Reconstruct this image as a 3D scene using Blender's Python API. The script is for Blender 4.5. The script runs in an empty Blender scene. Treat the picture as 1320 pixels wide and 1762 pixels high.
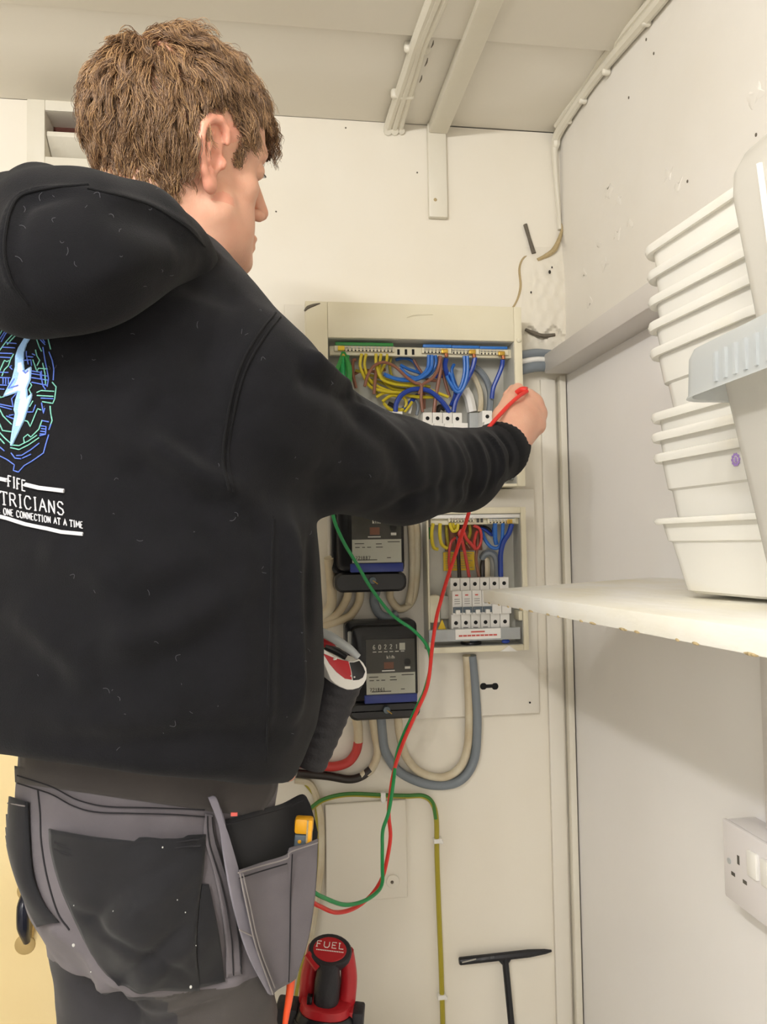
import bpy, bmesh, math, random
import numpy as np
from mathutils import Vector, Matrix
from mathutils.bvhtree import BVHTree

random.seed(7)
rng = np.random.default_rng(7)
SC = bpy.context.scene
COL = SC.collection

# ------------------------------------------------------------------ camera
F_PX, CX, CY = 1323.0, 660.0, 881.0
YAW, PITCH, ROLL = math.radians(8.32), math.radians(2.4), math.radians(-0.98)
CAM = np.array([0.0, 0.0, 1.22])


def cam_axes():
    cy, sy, cp, sp = math.cos(YAW), math.sin(YAW), math.cos(PITCH), math.sin(PITCH)
    f = np.array([sy * cp, cy * cp, sp])
    r = np.array([cy, -sy, 0.0])
    u = np.cross(r, f)
    c, s = math.cos(ROLL), math.sin(ROLL)
    return c * r + s * u, -s * r + c * u, f


AX_R, AX_U, AX_F = cam_axes()
cd = bpy.data.cameras.new('camera')
cam = bpy.data.objects.new('camera', cd)
COL.objects.link(cam)
cd.sensor_fit = 'HORIZONTAL'
cd.sensor_width = 36.0
cd.lens = 36.0 * F_PX / 1320.0
cd.clip_start = 0.02
m = Matrix.Identity(4)
for i in range(3):
    m[i][0], m[i][1], m[i][2], m[i][3] = AX_R[i], AX_U[i], -AX_F[i], CAM[i]
cam.matrix_world = m
SC.camera = cam

# ------------------------------------------------------------------ light and exposure
SC.view_settings.view_transform = 'Standard'
SC.view_settings.look = 'None'
SC.view_settings.gamma = 1.0
SC.view_settings.use_curve_mapping = False
SC.view_settings.exposure = 0.45
w = bpy.data.worlds.new('world')
SC.world = w
w.use_nodes = True
w.node_tree.nodes['Background'].inputs[0].default_value = (0.9, 0.95, 1.0, 1)
w.node_tree.nodes['Background'].inputs[1].default_value = 0.4


def area_light(name, loc, target, sx, sy, power, color):
    ld = bpy.data.lights.new(name, 'AREA')
    ld.shape = 'RECTANGLE'
    ld.size, ld.size_y, ld.energy, ld.color = sx, sy, power, color
    o = bpy.data.objects.new(name, ld)
    COL.objects.link(o)
    o.location = loc
    d = Vector(target) - Vector(loc)
    o.rotation_euler = d.to_track_quat('-Z', 'Y').to_euler()
    return o


# the room's fluorescent tube (above left of the photographer, running towards the back wall): lamps along its length
for k in range(5):
    pl = bpy.data.lights.new('tube_light', 'POINT')
    pl.energy, pl.shadow_soft_size, pl.color = 8.4, 0.03, (1.0, 0.978, 0.965)
    po = bpy.data.objects.new('tube_light', pl)
    COL.objects.link(po)
    po.location = (-0.50, -1.12 + .28 * k, 1.86)
# added soft fill lights, from behind and from the left, to lift the walls
area_light('rear_fill', (-0.6, -1.45, 1.0), (-0.1, 1.0, 0.8), 1.2, 1.6, 5.5, (1.0, 0.99, 0.98))
area_light('left_fill', (-1.66, -0.35, 1.35), (0.5, 0.35, 1.1), 1.2, 1.1, 7.0, (0.95, 0.985, 1.0))

# ------------------------------------------------------------------ pixel measuring helpers (a pixel seen at a real depth / plane)


def ray(px, py):
    return AX_F + AX_R * ((px - CX) / F_PX) - AX_U * ((py - CY) / F_PX)


def W(px, py, d):
    return CAM + ray(px, py) * d


def onY(px, py, Y):
    r = ray(px, py)
    return CAM + r * ((Y - CAM[1]) / r[1])


def onX(px, py, X):
    r = ray(px, py)
    return CAM + r * ((X - CAM[0]) / r[0])


def onZ(px, py, Z):
    r = ray(px, py)
    return CAM + r * ((Z - CAM[2]) / r[2])


def rect(px0, py0, px1, py1, Y):
    a, b, c, d = onY(px0, py0, Y), onY(px1, py0, Y), onY(px1, py1, Y), onY(px0, py1, Y)
    return ((a[0] + d[0]) / 2, (b[0] + c[0]) / 2, (c[2] + d[2]) / 2, (a[2] + b[2]) / 2)   # x0,x1,z0,z1


# ------------------------------------------------------------------ materials


def srgb(h):
    h = h.lstrip('#')
    v = [int(h[i:i + 2], 16) / 255 for i in (0, 2, 4)]
    return tuple(x / 12.92 if x <= 0.04045 else ((x + 0.055) / 1.055) ** 2.4 for x in v)


def mat(name, col, rough=0.5, metal=0.0, bump=0.0, bscale=60.0, var=0.0, vscale=8.0, var_col=None, spec=0.5, sss=0.0, trans=0.0, alpha=1.0, sheen=0.0, detail=4.0, stretch=None):
    m = bpy.data.materials.new(name)
    m.use_nodes = True
    nt = m.node_tree
    b = nt.nodes['Principled BSDF']
    c = srgb(col) if isinstance(col, str) else col
    b.inputs['Base Color'].default_value = (*c, 1)
    b.inputs['Roughness'].default_value = rough
    b.inputs['Metallic'].default_value = metal
    b.inputs['Specular IOR Level'].default_value = spec
    if sss:
        b.inputs['Subsurface Weight'].default_value = sss
        b.inputs['Subsurface Radius'].default_value = (0.9, 0.35, 0.2)
        b.inputs['Subsurface Scale'].default_value = 0.006
    if trans:
        b.inputs['Transmission Weight'].default_value = trans
    if sheen:
        b.inputs['Sheen Weight'].default_value = sheen
        b.inputs['Sheen Roughness'].default_value = 0.5
    b.inputs['Alpha'].default_value = alpha
    tc = nt.nodes.new('ShaderNodeTexCoord')
    src = tc.outputs['Object']
    if stretch:
        mp = nt.nodes.new('ShaderNodeMapping')
        mp.inputs['Scale'].default_value = stretch
        nt.links.new(src, mp.inputs[0])
        src = mp.outputs[0]
    if bump:
        n = nt.nodes.new('ShaderNodeTexNoise')
        n.inputs['Scale'].default_value = bscale
        n.inputs['Detail'].default_value = detail
        bp = nt.nodes.new('ShaderNodeBump')
        bp.inputs['Strength'].default_value = bump
        bp.inputs['Distance'].default_value = 0.004
        nt.links.new(src, n.inputs['Vector'])
        nt.links.new(n.outputs[0], bp.inputs['Height'])
        nt.links.new(bp.outputs[0], b.inputs['Normal'])
    if var:
        n2 = nt.nodes.new('ShaderNodeTexNoise')
        n2.inputs['Scale'].default_value = vscale
        n2.inputs['Detail'].default_value = 6
        rp = nt.nodes.new('ShaderNodeValToRGB')
        rp.color_ramp.elements[0].position = 0.35
        rp.color_ramp.elements[1].position = 0.68
        c2 = srgb(var_col) if var_col else tuple(x * 0.8 for x in c)
        c2 = tuple(c[i] * (1 - var) + c2[i] * var for i in range(3))
        rp.color_ramp.elements[0].color = (*c, 1)
        rp.color_ramp.elements[1].color = (*c2, 1)
        nt.links.new(src, n2.inputs['Vector'])
        nt.links.new(n2.outputs[0], rp.inputs[0])
        nt.links.new(rp.outputs[0], b.inputs['Base Color'])
    return m


M = {}
M['wall'] = mat('painted_plaster', 'EDE7D9', 0.5, bump=0.2, bscale=14, var=0.5, vscale=5, var_col='E8E0CE')
M['wallr'] = mat('rough_painted_plaster', 'F0ECE4', 0.6, bump=0.45, bscale=16, var=0.5, vscale=6, var_col='EBE5D9', detail=8)
M['plaster'] = mat('lumpy_plaster', 'ECE6D8', 0.7, bump=.35, bscale=40, var=0.5, vscale=14, var_col='DED7C6', detail=8)
M['ceil'] = mat('ceiling_paint', 'ECE7DC', 0.5, bump=0.2, bscale=9, var=0.4, vscale=3, var_col='E5DECF')
M['dim'] = mat('greyed_unseen_wall', 'AAA59C', 0.8, bump=0.3, bscale=12)  # unseen walls, greyed to hold down the bounced light
M['board'] = mat('white_painted_board', 'E9E4D8', 0.4, bump=0.15, bscale=22, var=0.4, vscale=7, var_col='E2DACA')
M['panel'] = mat('grey_white_panel', 'F2F0EE', 0.35, bump=0.12, bscale=25, var=0.4, vscale=4, var_col='EDEAE5')
M['wood'] = mat('painted_timber', 'E4DFD0', 0.4, bump=0.35, bscale=30, var=0.4, vscale=10, var_col='DAD2BE')
M['rail'] = mat('grey_painted_timber', 'DAD6D2', 0.4, bump=0.25, bscale=26, var=0.4, vscale=9, var_col='D0CAC2')
M['floor'] = mat('grey_floor', 'CCC8C0', 0.7, bump=0.5, bscale=30, var=0.5, vscale=6)
M['cream'] = mat('yellow_cream', 'F2DCA6', 0.4, bump=0.3, bscale=18, var=0.5, vscale=7, var_col='EBD094')  # yellower cream than the back wall
M['brick'] = mat('dark_red_brick', '5B3328', 0.85, bump=1.0, bscale=60, var=0.6, vscale=20)
M['dark'] = mat('dark_gap', '2E2A24', 0.9)
M['tan'] = mat('tan_crack_filler', 'B9A57C', 0.8, bump=0.8, bscale=200)
M['grime'] = mat('grey_grime', '6E665A', 0.9, bump=0.8, bscale=200)
M['encl'] = mat('cream_enclosure', 'E6DFC6', 0.38, bump=0.12, bscale=30, var=0.4, vscale=9, var_col='DDD3B4')
M['encl_in'] = mat('grey_enclosure_inside', 'C9C8BE', 0.4, bump=0.1, bscale=40)
M['pwhite'] = mat('white_plastic', 'ECEAE4', 0.3)
M['pcream'] = mat('cream_plastic', 'E2DBC0', 0.35)
M['pgrey'] = mat('grey_plastic', 'AEB2B2', 0.35)
M['dgrey'] = mat('slate_plastic', '5B6872', 0.4)
M['black'] = mat('black_plastic', '17171A', 0.3)
M['blackr'] = mat('black_rubber', '26252A', 0.55, bump=0.2, bscale=300)
M['hole'] = mat('terminal_hole', '0B0B0C', 0.8)
M['brass'] = mat('brass', 'C8A24A', 0.3, 0.9)
M['steel'] = mat('bright_steel', 'D6D6D2', 0.3, 0.9)
M['copper'] = mat('copper', 'A0623E', 0.5, 0.5)
M['w_blue'] = mat('blue_wire', '2F6FC4', 0.35)
M['w_dblue'] = mat('dark_blue_wire', '1C3F9E', 0.35)
M['w_brown'] = mat('brown_wire', '8A5A45', 0.4)
M['w_yel'] = mat('yellow_green_wire', 'D2BE2A', 0.4)
M['w_olive'] = mat('olive_wire', 'A89A2C', 0.4)
M['w_dgreen'] = mat('dark_green_wire', '3F7A35', 0.4)
M['w_green'] = mat('green_wire', '2E9A54', 0.4)
M['w_red'] = mat('red_wire', 'C23A34', 0.4)
M['w_black'] = mat('black_wire', '2A2320', 0.4)
M['w_grey'] = mat('grey_cable', '7D858C', 0.45)
M['w_cream'] = mat('cream_cable', 'D8CFB6', 0.45, var=0.6, vscale=25, var_col='BFA983')
M['lead_red'] = mat('red_test_lead', 'E0362E', 0.4)
M['lead_green'] = mat('green_test_lead', '14924E', 0.4)
M['l_green'] = mat('green_bar', '2F8A3E', 0.4)
M['l_blue'] = mat('blue_bar', '2C72C2', 0.4)
M['l_yel'] = mat('yellow_label', 'E9C62E', 0.5)
M['l_red'] = mat('red_print', 'CF5A50', 0.5)
M['l_ink'] = mat('dark_print', '55524C', 0.6)
M['l_white'] = mat('white_print', 'F2F0EA', 0.5)
M['plate'] = mat('meter_plate_dark', '4A4843', 0.35)
M['platel'] = mat('meter_plate_light', 'D4D4C8', 0.4)
M['mblue'] = mat('meter_blue', '2B3B86', 0.35)
M['shelf'] = mat('worn_white_shelf', 'F5F4EF', 0.5, bump=0.3, bscale=60, var=0.8, vscale=14, var_col='ECE6D0', stretch=(1, 0.4, 1))
M['sock'] = mat('socket_white', 'E6E2E2', 0.25)
M['redp'] = mat('red_plastic', 'B9222A', 0.35)
M['orange'] = mat('orange_plastic', 'E8552A', 0.35)
M['yelp'] = mat('yellow_plastic', 'F2AE1E', 0.35)
M['navy'] = mat('navy_painted_metal', '14182A', 0.25)
M['gold'] = mat('aged_brass', 'C9B07A', 0.4, 0.6)
M['blackmetal'] = mat('black_painted_metal', '15161C', 0.35, bump=0.3, bscale=120)

# clear smoked meter cover
mg = bpy.data.materials.new('clear_meter_glass')
mg.use_nodes = True
_b = mg.node_tree.nodes['Principled BSDF']
_b.inputs['Base Color'].default_value = (0.9, 0.9, 0.88, 1)
_b.inputs['Roughness'].default_value = 0.05
_b.inputs['Transmission Weight'].default_value = 1.0
_b.inputs['IOR'].default_value = 1.1
M['glass'] = mg


def translucent(name, col, fac, rough=0.3, clear=0.0, var=None):
    m = bpy.data.materials.new(name)
    m.use_nodes = True
    nt = m.node_tree
    b = nt.nodes['Principled BSDF']
    b.inputs['Base Color'].default_value = (*srgb(col), 1)
    b.inputs['Roughness'].default_value = rough
    if var:
        tc = nt.nodes.new('ShaderNodeTexCoord')
        n2 = nt.nodes.new('ShaderNodeTexNoise')
        n2.inputs['Scale'].default_value = 9
        rp = nt.nodes.new('ShaderNodeValToRGB')
        rp.color_ramp.elements[0].position = 0.5
        rp.color_ramp.elements[1].position = 0.75
        rp.color_ramp.elements[0].color = (*srgb(col), 1)
        rp.color_ramp.elements[1].color = (*srgb(var), 1)
        nt.links.new(tc.outputs['Object'], n2.inputs['Vector'])
        nt.links.new(n2.outputs[0], rp.inputs[0])
        nt.links.new(rp.outputs[0], b.inputs['Base Color'])
    t = nt.nodes.new('ShaderNodeBsdfTranslucent')
    t.inputs[0].default_value = (*srgb(col), 1)
    mx = nt.nodes.new('ShaderNodeMixShader')
    mx.inputs[0].default_value = fac
    out = nt.nodes['Material Output']
    nt.links.new(b.outputs[0], mx.inputs[1])
    nt.links.new(t.outputs[0], mx.inputs[2])
    last = mx
    if clear:
        tr = nt.nodes.new('ShaderNodeBsdfTransparent')
        mx2 = nt.nodes.new('ShaderNodeMixShader')
        mx2.inputs[0].default_value = clear
        nt.links.new(mx.outputs[0], mx2.inputs[1])
        nt.links.new(tr.outputs[0], mx2.inputs[2])
        last = mx2
    nt.links.new(last.outputs[0], out.inputs[0])
    return m


M['tub'] = translucent('milky_tub_plastic', 'FDFBF4', 0.30, 0.22, 0.06, 'F8EFD8')
M['tubclear'] = translucent('clear_tub_plastic', 'F2F0EA', 0.5, 0.18, 0.22)
M['lip'] = translucent('bluish_clear_lid_plastic', 'DFE3E4', 0.5, 0.15, 0.2)

# ------------------------------------------------------------------ mesh building
BASE = {}


def setp(o, label=None, cat=None, group=None, kind=None):
    if label: o['label'] = label
    if cat: o['category'] = cat
    if group: o['group'] = group
    if kind: o['kind'] = kind
    return o


def thing(name, label, cat, loc, group=None, rot=None):
    o = bpy.data.objects.new(name, None)
    o.empty_display_size = 0.05
    COL.objects.link(o)
    o.location = Vector(loc)
    if rot: o.rotation_euler = rot
    BASE[o.name] = Vector(loc)
    return setp(o, label, cat, group)


def catmull(pts, n=6):
    p = np.array([list(q) for q in pts], float)
    if len(p) < 3 or n <= 1:
        return p
    out = []
    e = np.vstack([2 * p[0] - p[1], p, 2 * p[-1] - p[-2]])
    for i in range(1, len(e) - 2):
        a, b, c, d = e[i - 1], e[i], e[i + 1], e[i + 2]
        for k in range(n):
            t = k / n
            out.append(0.5 * (2 * b + (c - a) * t + (2 * a - 5 * b + 4 * c - d) * t * t + (3 * b - a - 3 * c + d) * t ** 3))
    out.append(p[-1])
    return np.array(out)


class MB:
    def __init__(s):
        s.v, s.f = [], []

    def add(s, vs, fs):
        o = len(s.v)
        s.v += [tuple(float(c) for c in q) for q in vs]
        s.f += [tuple(i + o for i in q) for q in fs]
        return s

    def box(s, x0, x1, y0, y1, z0, z1):
        v = [(x0, y0, z0), (x1, y0, z0), (x1, y1, z0), (x0, y1, z0), (x0, y0, z1), (x1, y0, z1), (x1, y1, z1), (x0, y1, z1)]
        return s.add(v, [(0, 3, 2, 1), (4, 5, 6, 7), (0, 1, 5, 4), (1, 2, 6, 5), (2, 3, 7, 6), (3, 0, 4, 7)])

    def obox(s, c, ax, ay, az, hx, hy, hz):
        c, ax, ay, az = [np.array(q, float) for q in (c, ax, ay, az)]
        v = [c + ax * hx * i + ay * hy * j + az * hz * k for (i, j, k) in ((-1, -1, -1), (1, -1, -1), (1, 1, -1), (-1, 1, -1), (-1, -1, 1), (1, -1, 1), (1, 1, 1), (-1, 1, 1))]
        return s.add(v, [(0, 3, 2, 1), (4, 5, 6, 7), (0, 1, 5, 4), (1, 2, 6, 5), (2, 3, 7, 6), (3, 0, 4, 7)])

    def rings(s, rings, cap0=True, cap1=True, closed=True):
        n = len(rings[0])
        o = len(s.v)
        for r in rings:
            s.v += [tuple(float(c) for c in q) for q in r]
        for i in range(len(rings) - 1):
            for j in range(n if closed else n - 1):
                a, b = o + i * n + j, o + i * n + (j + 1) % n
                s.f.append((a, b, b + n, a + n))
        if cap0: s.f.append(tuple(o + j for j in reversed(range(n))))
        if cap1: s.f.append(tuple(o + (len(rings) - 1) * n + j for j in range(n)))
        return s

    def tube(s, pts, r, n=8, sub=6, cap=True, flat=None, up=None):
        p = catmull(pts, sub)
        rr = np.interp(np.linspace(0, 1, len(p)), np.linspace(0, 1, len(r)), r) if hasattr(r, '__len__') else np.full(len(p), r)
        t = np.gradient(p, axis=0)
        t /= np.linalg.norm(t, axis=1)[:, None] + 1e-12
        if up is None:
            up = np.array([0, 0, 1.0]) if abs(t[0][2]) < 0.9 else np.array([1.0, 0, 0])
        nrm = np.array(up, float)
        rs = []
        for i in range(len(p)):
            nrm = nrm - t[i] * np.dot(nrm, t[i])
            nrm /= np.linalg.norm(nrm) + 1e-12
            bi = np.cross(t[i], nrm)
            ang = np.arange(n) * 2 * math.pi / n
            k = 1.0 if flat is None else flat
            rs.append([p[i] + rr[i] * (k * math.cos(a) * nrm + math.sin(a) * bi) for a in ang])
        return s.rings(rs, cap, cap)

    def cyl(s, a, b, r, n=16, r2=None):
        return s.tube([a, b], [r, r if r2 is None else r2], n, 1)

    def ball(s, c, r, n=10):
        c = np.array(c, float)
        rr = np.array(r if hasattr(r, '__len__') else (r, r, r), float)
        rs = []
        for i in range(1, n):
            th = math.pi * i / n
            rs.append([c + rr * np.array((math.sin(th) * math.cos(a), math.sin(th) * math.sin(a), -math.cos(th))) for a in np.arange(2 * n) * math.pi / n])
        return s.rings(rs)

    def build(s, name, mtl, parent=None, smooth=False, bevel=0.0, local=False, seg=2, solid=0.0, kind=None, label=None, sub=0):
        me = bpy.data.meshes.new(name)
        v = s.v
        if parent is not None and not local:
            r = parent
            while r.parent is not None: r = r.parent
            b = BASE[r.name]
            v = [(q[0] - b.x, q[1] - b.y, q[2] - b.z) for q in v]
        me.from_pydata(v, [], s.f)
        me.update()
        if bevel or solid:
            bm = bmesh.new()
            bm.from_mesh(me)
            bmesh.ops.recalc_face_normals(bm, faces=bm.faces)
            if bevel:
                es = [e for e in bm.edges if len(e.link_faces) == 2 and e.calc_face_angle(0) > 0.6]
                bmesh.ops.bevel(bm, geom=es, offset=bevel, segments=seg, profile=0.5, affect='EDGES', clamp_overlap=True)
            bm.to_mesh(me)
            bm.free()
        if smooth or bevel:
            me.polygons.foreach_set('use_smooth', [True] * len(me.polygons))
            try:
                me.set_sharp_from_angle(angle=math.radians(38))
            except Exception:
                pass
        me.materials.append(mtl)
        o = bpy.data.objects.new(name, me)
        COL.objects.link(o)
        if parent is not None: o.parent = parent
        if solid:
            md = o.modifiers.new('thickness', 'SOLIDIFY')
            md.thickness = solid
            md.offset = 0
        if sub:
            md = o.modifiers.new('smooth', 'SUBSURF')
            md.levels = md.render_levels = sub
        if kind: o['kind'] = kind
        if label: o['label'] = label
        return o


def single(mb, name, mtl, label, cat, base, group=None, **k):
    """a thing that is one mesh, its origin at its base"""
    b = Vector(base)
    mb.v = [(q[0] - b.x, q[1] - b.y, q[2] - b.z) for q in mb.v]
    o = mb.build(name, mtl, None, **k)
    o.location = b
    BASE[o.name] = b
    return setp(o, label, cat, group)


def copy_tree(o, parent=None):
    c = o.copy()
    COL.objects.link(c)
    c.parent = parent
    if o.name in BASE: BASE[c.name] = BASE[o.name].copy()
    for ch in list(o.children):
        copy_tree(ch, c)
    return c


# ------------------------------------------------------------------ a plain stroke alphabet (capital letters and digits on a 0..1 box)
GL = {
    'A': [[(0, 0), (.5, 1), (1, 0)], [(.2, .38), (.8, .38)]],
    'C': [[(.95, .8), (.7, 1), (.3, 1), (.05, .7), (.05, .3), (.3, 0), (.7, 0), (.95, .2)]],
    'D': [[(.05, 0), (.05, 1), (.55, 1), (.95, .7), (.95, .3), (.55, 0), (.05, 0)]],
    'E': [[(.9, 1), (.1, 1), (.1, 0), (.9, 0)], [(.1, .52), (.7, .52)]],
    'F': [[(.9, 1), (.1, 1), (.1, 0)], [(.1, .52), (.7, .52)], [(-.08, 0), (.3, 0)]],
    'G': [[(.95, .8), (.7, 1), (.3, 1), (.05, .7), (.05, .3), (.3, 0), (.7, 0), (.95, .2), (.95, .45), (.6, .45)]],
    'H': [[(.1, 0), (.1, 1)], [(.9, 0), (.9, 1)], [(.1, .5), (.9, .5)]],
    'I': [[(.5, 0), (.5, 1)], [(.25, 0), (.75, 0)], [(.25, 1), (.75, 1)]],
    'L': [[(.1, 1), (.1, 0), (.9, 0)], [(-.08, 1), (.3, 1)]],
    'M': [[(.02, 0), (.1, 1), (.5, .25), (.9, 1), (.98, 0)]],
    'N': [[(.1, 0), (.1, 1), (.9, 0), (.9, 1)]],
    'O': [[(.3, 0), (.05, .3), (.05, .7), (.3, 1), (.7, 1), (.95, .7), (.95, .3), (.7, 0), (.3, 0)]],
    'R': [[(.1, 0), (.1, 1), (.65, 1), (.85, .85), (.85, .65), (.65, .5), (.1, .5)], [(.5, .5), (.98, 0)]],
    'S': [[(.9, .82), (.65, 1), (.3, 1), (.1, .8), (.2, .6), (.8, .42), (.92, .2), (.7, 0), (.3, 0), (.05, .18)]],
    'T': [[(.5, 0), (.5, 1)], [(.02, .86), (.02, 1), (.98, 1), (.98, .86)], [(.3, 0), (.7, 0)]],
    'U': [[(.1, 1), (.1, .25), (.3, 0), (.7, 0), (.9, .25), (.9, 1)]],
    'W': [[(0, 1), (.25, 0), (.5, .75), (.75, 0), (1, 1)]],
    'k': [[(.1, 0), (.1, 1)], [(.8, .65), (.15, .3)], [(.4, .45), (.85, 0)]],
    'h': [[(.1, 0), (.1, 1)], [(.1, .5), (.4, .65), (.8, .55), (.8, 0)]],
    '0': [[(.3, 0), (.08, .3), (.08, .7), (.3, 1), (.7, 1), (.92, .7), (.92, .3), (.7, 0), (.3, 0)]],
    '1': [[(.25, .8), (.55, 1), (.55, 0)]],
    '2': [[(.1, .8), (.35, 1), (.7, 1), (.88, .75), (.1, 0), (.92, 0)]],
    '3': [[(.1, .9), (.5, 1), (.88, .78), (.5, .52), (.9, .25), (.5, 0), (.08, .12)]],
    '6': [[(.85, .9), (.5, 1), (.12, .6), (.12, .25), (.4, 0), (.8, .1), (.88, .35), (.6, .55), (.15, .4)]],
    '7': [[(.08, 1), (.92, 1), (.4, 0)]],
    '8': [[(.5, .53), (.15, .75), (.35, 1), (.65, 1), (.85, .75), (.5, .53), (.1, .25), (.35, 0), (.65, 0), (.9, .25), (.5, .53)]],
    '9': [[(.85, .55), (.4, .45), (.12, .7), (.4, 1), (.8, .95), (.88, .6), (.7, .1), (.3, 0)]],
    '/': [[(0, 0), (1, 1)]], '-': [[(.1, .5), (.9, .5)]], ' ': [],
}


def text_strokes(txt, adv=1.28, wf=None):
    """strokes of a line of text, letters 1 high and ~.72 wide; returns (strokes, total width)"""
    x, out = 0.0, []
    for ch in txt:
        wd = {'I': .42, '1': .5, ' ': .42, 'M': .92, 'W': 1.0, 'E': .6, 'F': .58, 'L': .6}.get(ch, .72)
        for st in GL.get(ch, []):
            out.append([(x + p[0] * wd, p[1]) for p in st])
        x += wd + (adv - 1.0) * .72
    return out, x - (adv - 1.0) * .72


def text_on_plane(mb, txt, org, ux, uz, h, r, width=None, n=4):
    """flat print: strokes as thin raised bars on a plane"""
    st, wd = text_strokes(txt)
    k = h if width is None else width / wd
    org, ux, uz = np.array(org, float), np.array(ux, float), np.array(uz, float)
    for s in st:
        mb.tube([org + ux * (p[0] * k) + uz * (p[1] * h) for p in s], r, n, 1)
# ------------------------------------------------------------------ the room
YB, XR, XL, YN = 1.41, 0.567, -1.75, -1.6          # back wall, right wall, left wall, wall behind the photographer
ZC = float(onY(740, 216, YB)[2])                   # ceiling height


def struct(mb, name, mtl, **k):
    o = mb.build(name, mtl, **k)
    o['kind'] = 'structure'
    BASE[o.name] = Vector((0, 0, 0))
    return o


# back wall with the air-vent opening
vx0, _, vz0, vz1 = rect(78, 194, 160, 273, YB)
vx1 = vx0 + 0.225
mb = MB()
mb.box(XL, vx0, YB, YB + .12, 0, ZC).box(vx1, XR, YB, YB + .12, 0, ZC).box(vx0, vx1, YB, YB + .12, 0, vz0).box(vx0, vx1, YB, YB + .12, vz1, ZC)
wall_back = struct(mb, 'wall_back', M['wall'])
wall_right = struct(MB().box(XR, XR + .1, YN, YB + .12, 0, ZC), 'wall_right', M['wallr'])
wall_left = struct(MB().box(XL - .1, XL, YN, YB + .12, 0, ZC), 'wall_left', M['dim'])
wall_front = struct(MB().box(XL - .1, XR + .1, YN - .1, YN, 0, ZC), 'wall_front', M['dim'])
struct(MB().box(XL - .1, XR + .1, YN - .1, YB + .12, -.08, 0), 'floor', M['floor'])

# ceiling: a slab carrying two sheets of board that meet in a stepped joint
ceiling = struct(MB().box(XL - .1, XR + .1, YN - .1, YB + .12, ZC + .008, ZC + .1), 'ceiling', M['ceil'])
yj = float(onZ(830, 61, ZC)[1])
bx0, bx1 = float(onY(735, 215, YB)[0]), float(onY(767, 215, YB)[0])
MB().box(XL, bx0 + .012, yj + .003, YB, ZC, ZC + .0078).build('ceiling_panel', M['ceil'], ceiling, bevel=.002)
MB().box(bx1 - .012, XR, yj + .003, YB, ZC + .001, ZC + .0078).build('ceiling_panel', M['ceil'], ceiling, bevel=.002)
MB().box(XL, bx0 + .012, YN, yj, ZC - .011, ZC + .0078).build('ceiling_panel', M['ceil'], ceiling, bevel=.003)
MB().box(bx1 - .012, XR, YN, yj, ZC - .010, ZC + .0078).build('ceiling_panel', M['ceil'], ceiling, bevel=.003)

# painted batten: along the ceiling and down the back wall
bt = thing('painted_batten', 'white painted flat batten running along the ceiling and down the back wall', 'batten', ((bx0 + bx1) / 2, YB, ZC))
MB().box(bx0, bx1, YN + .3, YB - .012, ZC - .022, ZC - .0005).build('ceiling_strip', M['wood'], bt, bevel=.003)
zb = float(onY(746, 378, YB)[2])
MB().box(bx0 - .002, bx1 - .002, YB - .013, YB - .0005, zb, ZC - .001).build('wall_strip', M['wood'], bt, bevel=.003)
MB().ball(onY(749, 344, YB - .012), (.004, .002, .004), 6).build('screw_head', M['tan'], bt, smooth=True)

# painted-over cables clipped to the ceiling beside the batten
ca = thing('ceiling_cables', 'thickly painted pair of cables clipped along the ceiling left of the batten', 'cable', onZ(690, 195, ZC - .01))
for dx in (0, 1, 2):
    a = onY((668, 680, 692)[dx], 226, YB - .008)
    b = onZ((672, 683, 694)[dx], 200, ZC - .008)
    q = [a, (b[0], YB - .012, ZC - .012), onZ((700, 709, 718)[dx], 120, ZC - .009), onZ((716, 724, 733)[dx], 70, ZC - .014), onZ((741, 750, 764)[dx], 2, ZC - .014)]
    last = np.array(q[-1])
    q.append(last + (last - np.array(q[-2])) * 1.2)
    MB().tube(q, (.008, .0075, .006)[dx], 8).build('cable', M['wood'], ca, smooth=True)
for (px, py) in ((690, 162), (714, 82)):
    c = onZ(px, py, ZC - .008)
    MB().obox(c + np.array((.003, 0, 0)), (1, 0, 0), (0, 1, 0), (0, 0, 1), .021, .006, .0085).build('cable_clip', M['wood'], ca, bevel=.005, seg=3)
# dark gaps the paint has left between those cables and the ceiling
for (a, b) in (((719, 62), (713, 80)), ((708, 98), (701, 118)), ((697, 132), (692, 150)), ((688, 162), (684, 176)), ((768, 8), (762, 26)), ((757, 38), (752, 52)), ((746, 70), (742, 82)), ((736, 100), (731, 114)), ((726, 130), (722, 142)), ((684, 196), (680, 214))):
    pa, pb = onZ(*a, ZC - .0085), onZ(*b, ZC - .0085)
    MB().tube([pa, (pa + pb) / 2 + np.array((.001, 0, 0)), pb], [.0006, .0013, .0006], 5, 3).build('paint_crack', M['grime'], ca)

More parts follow.
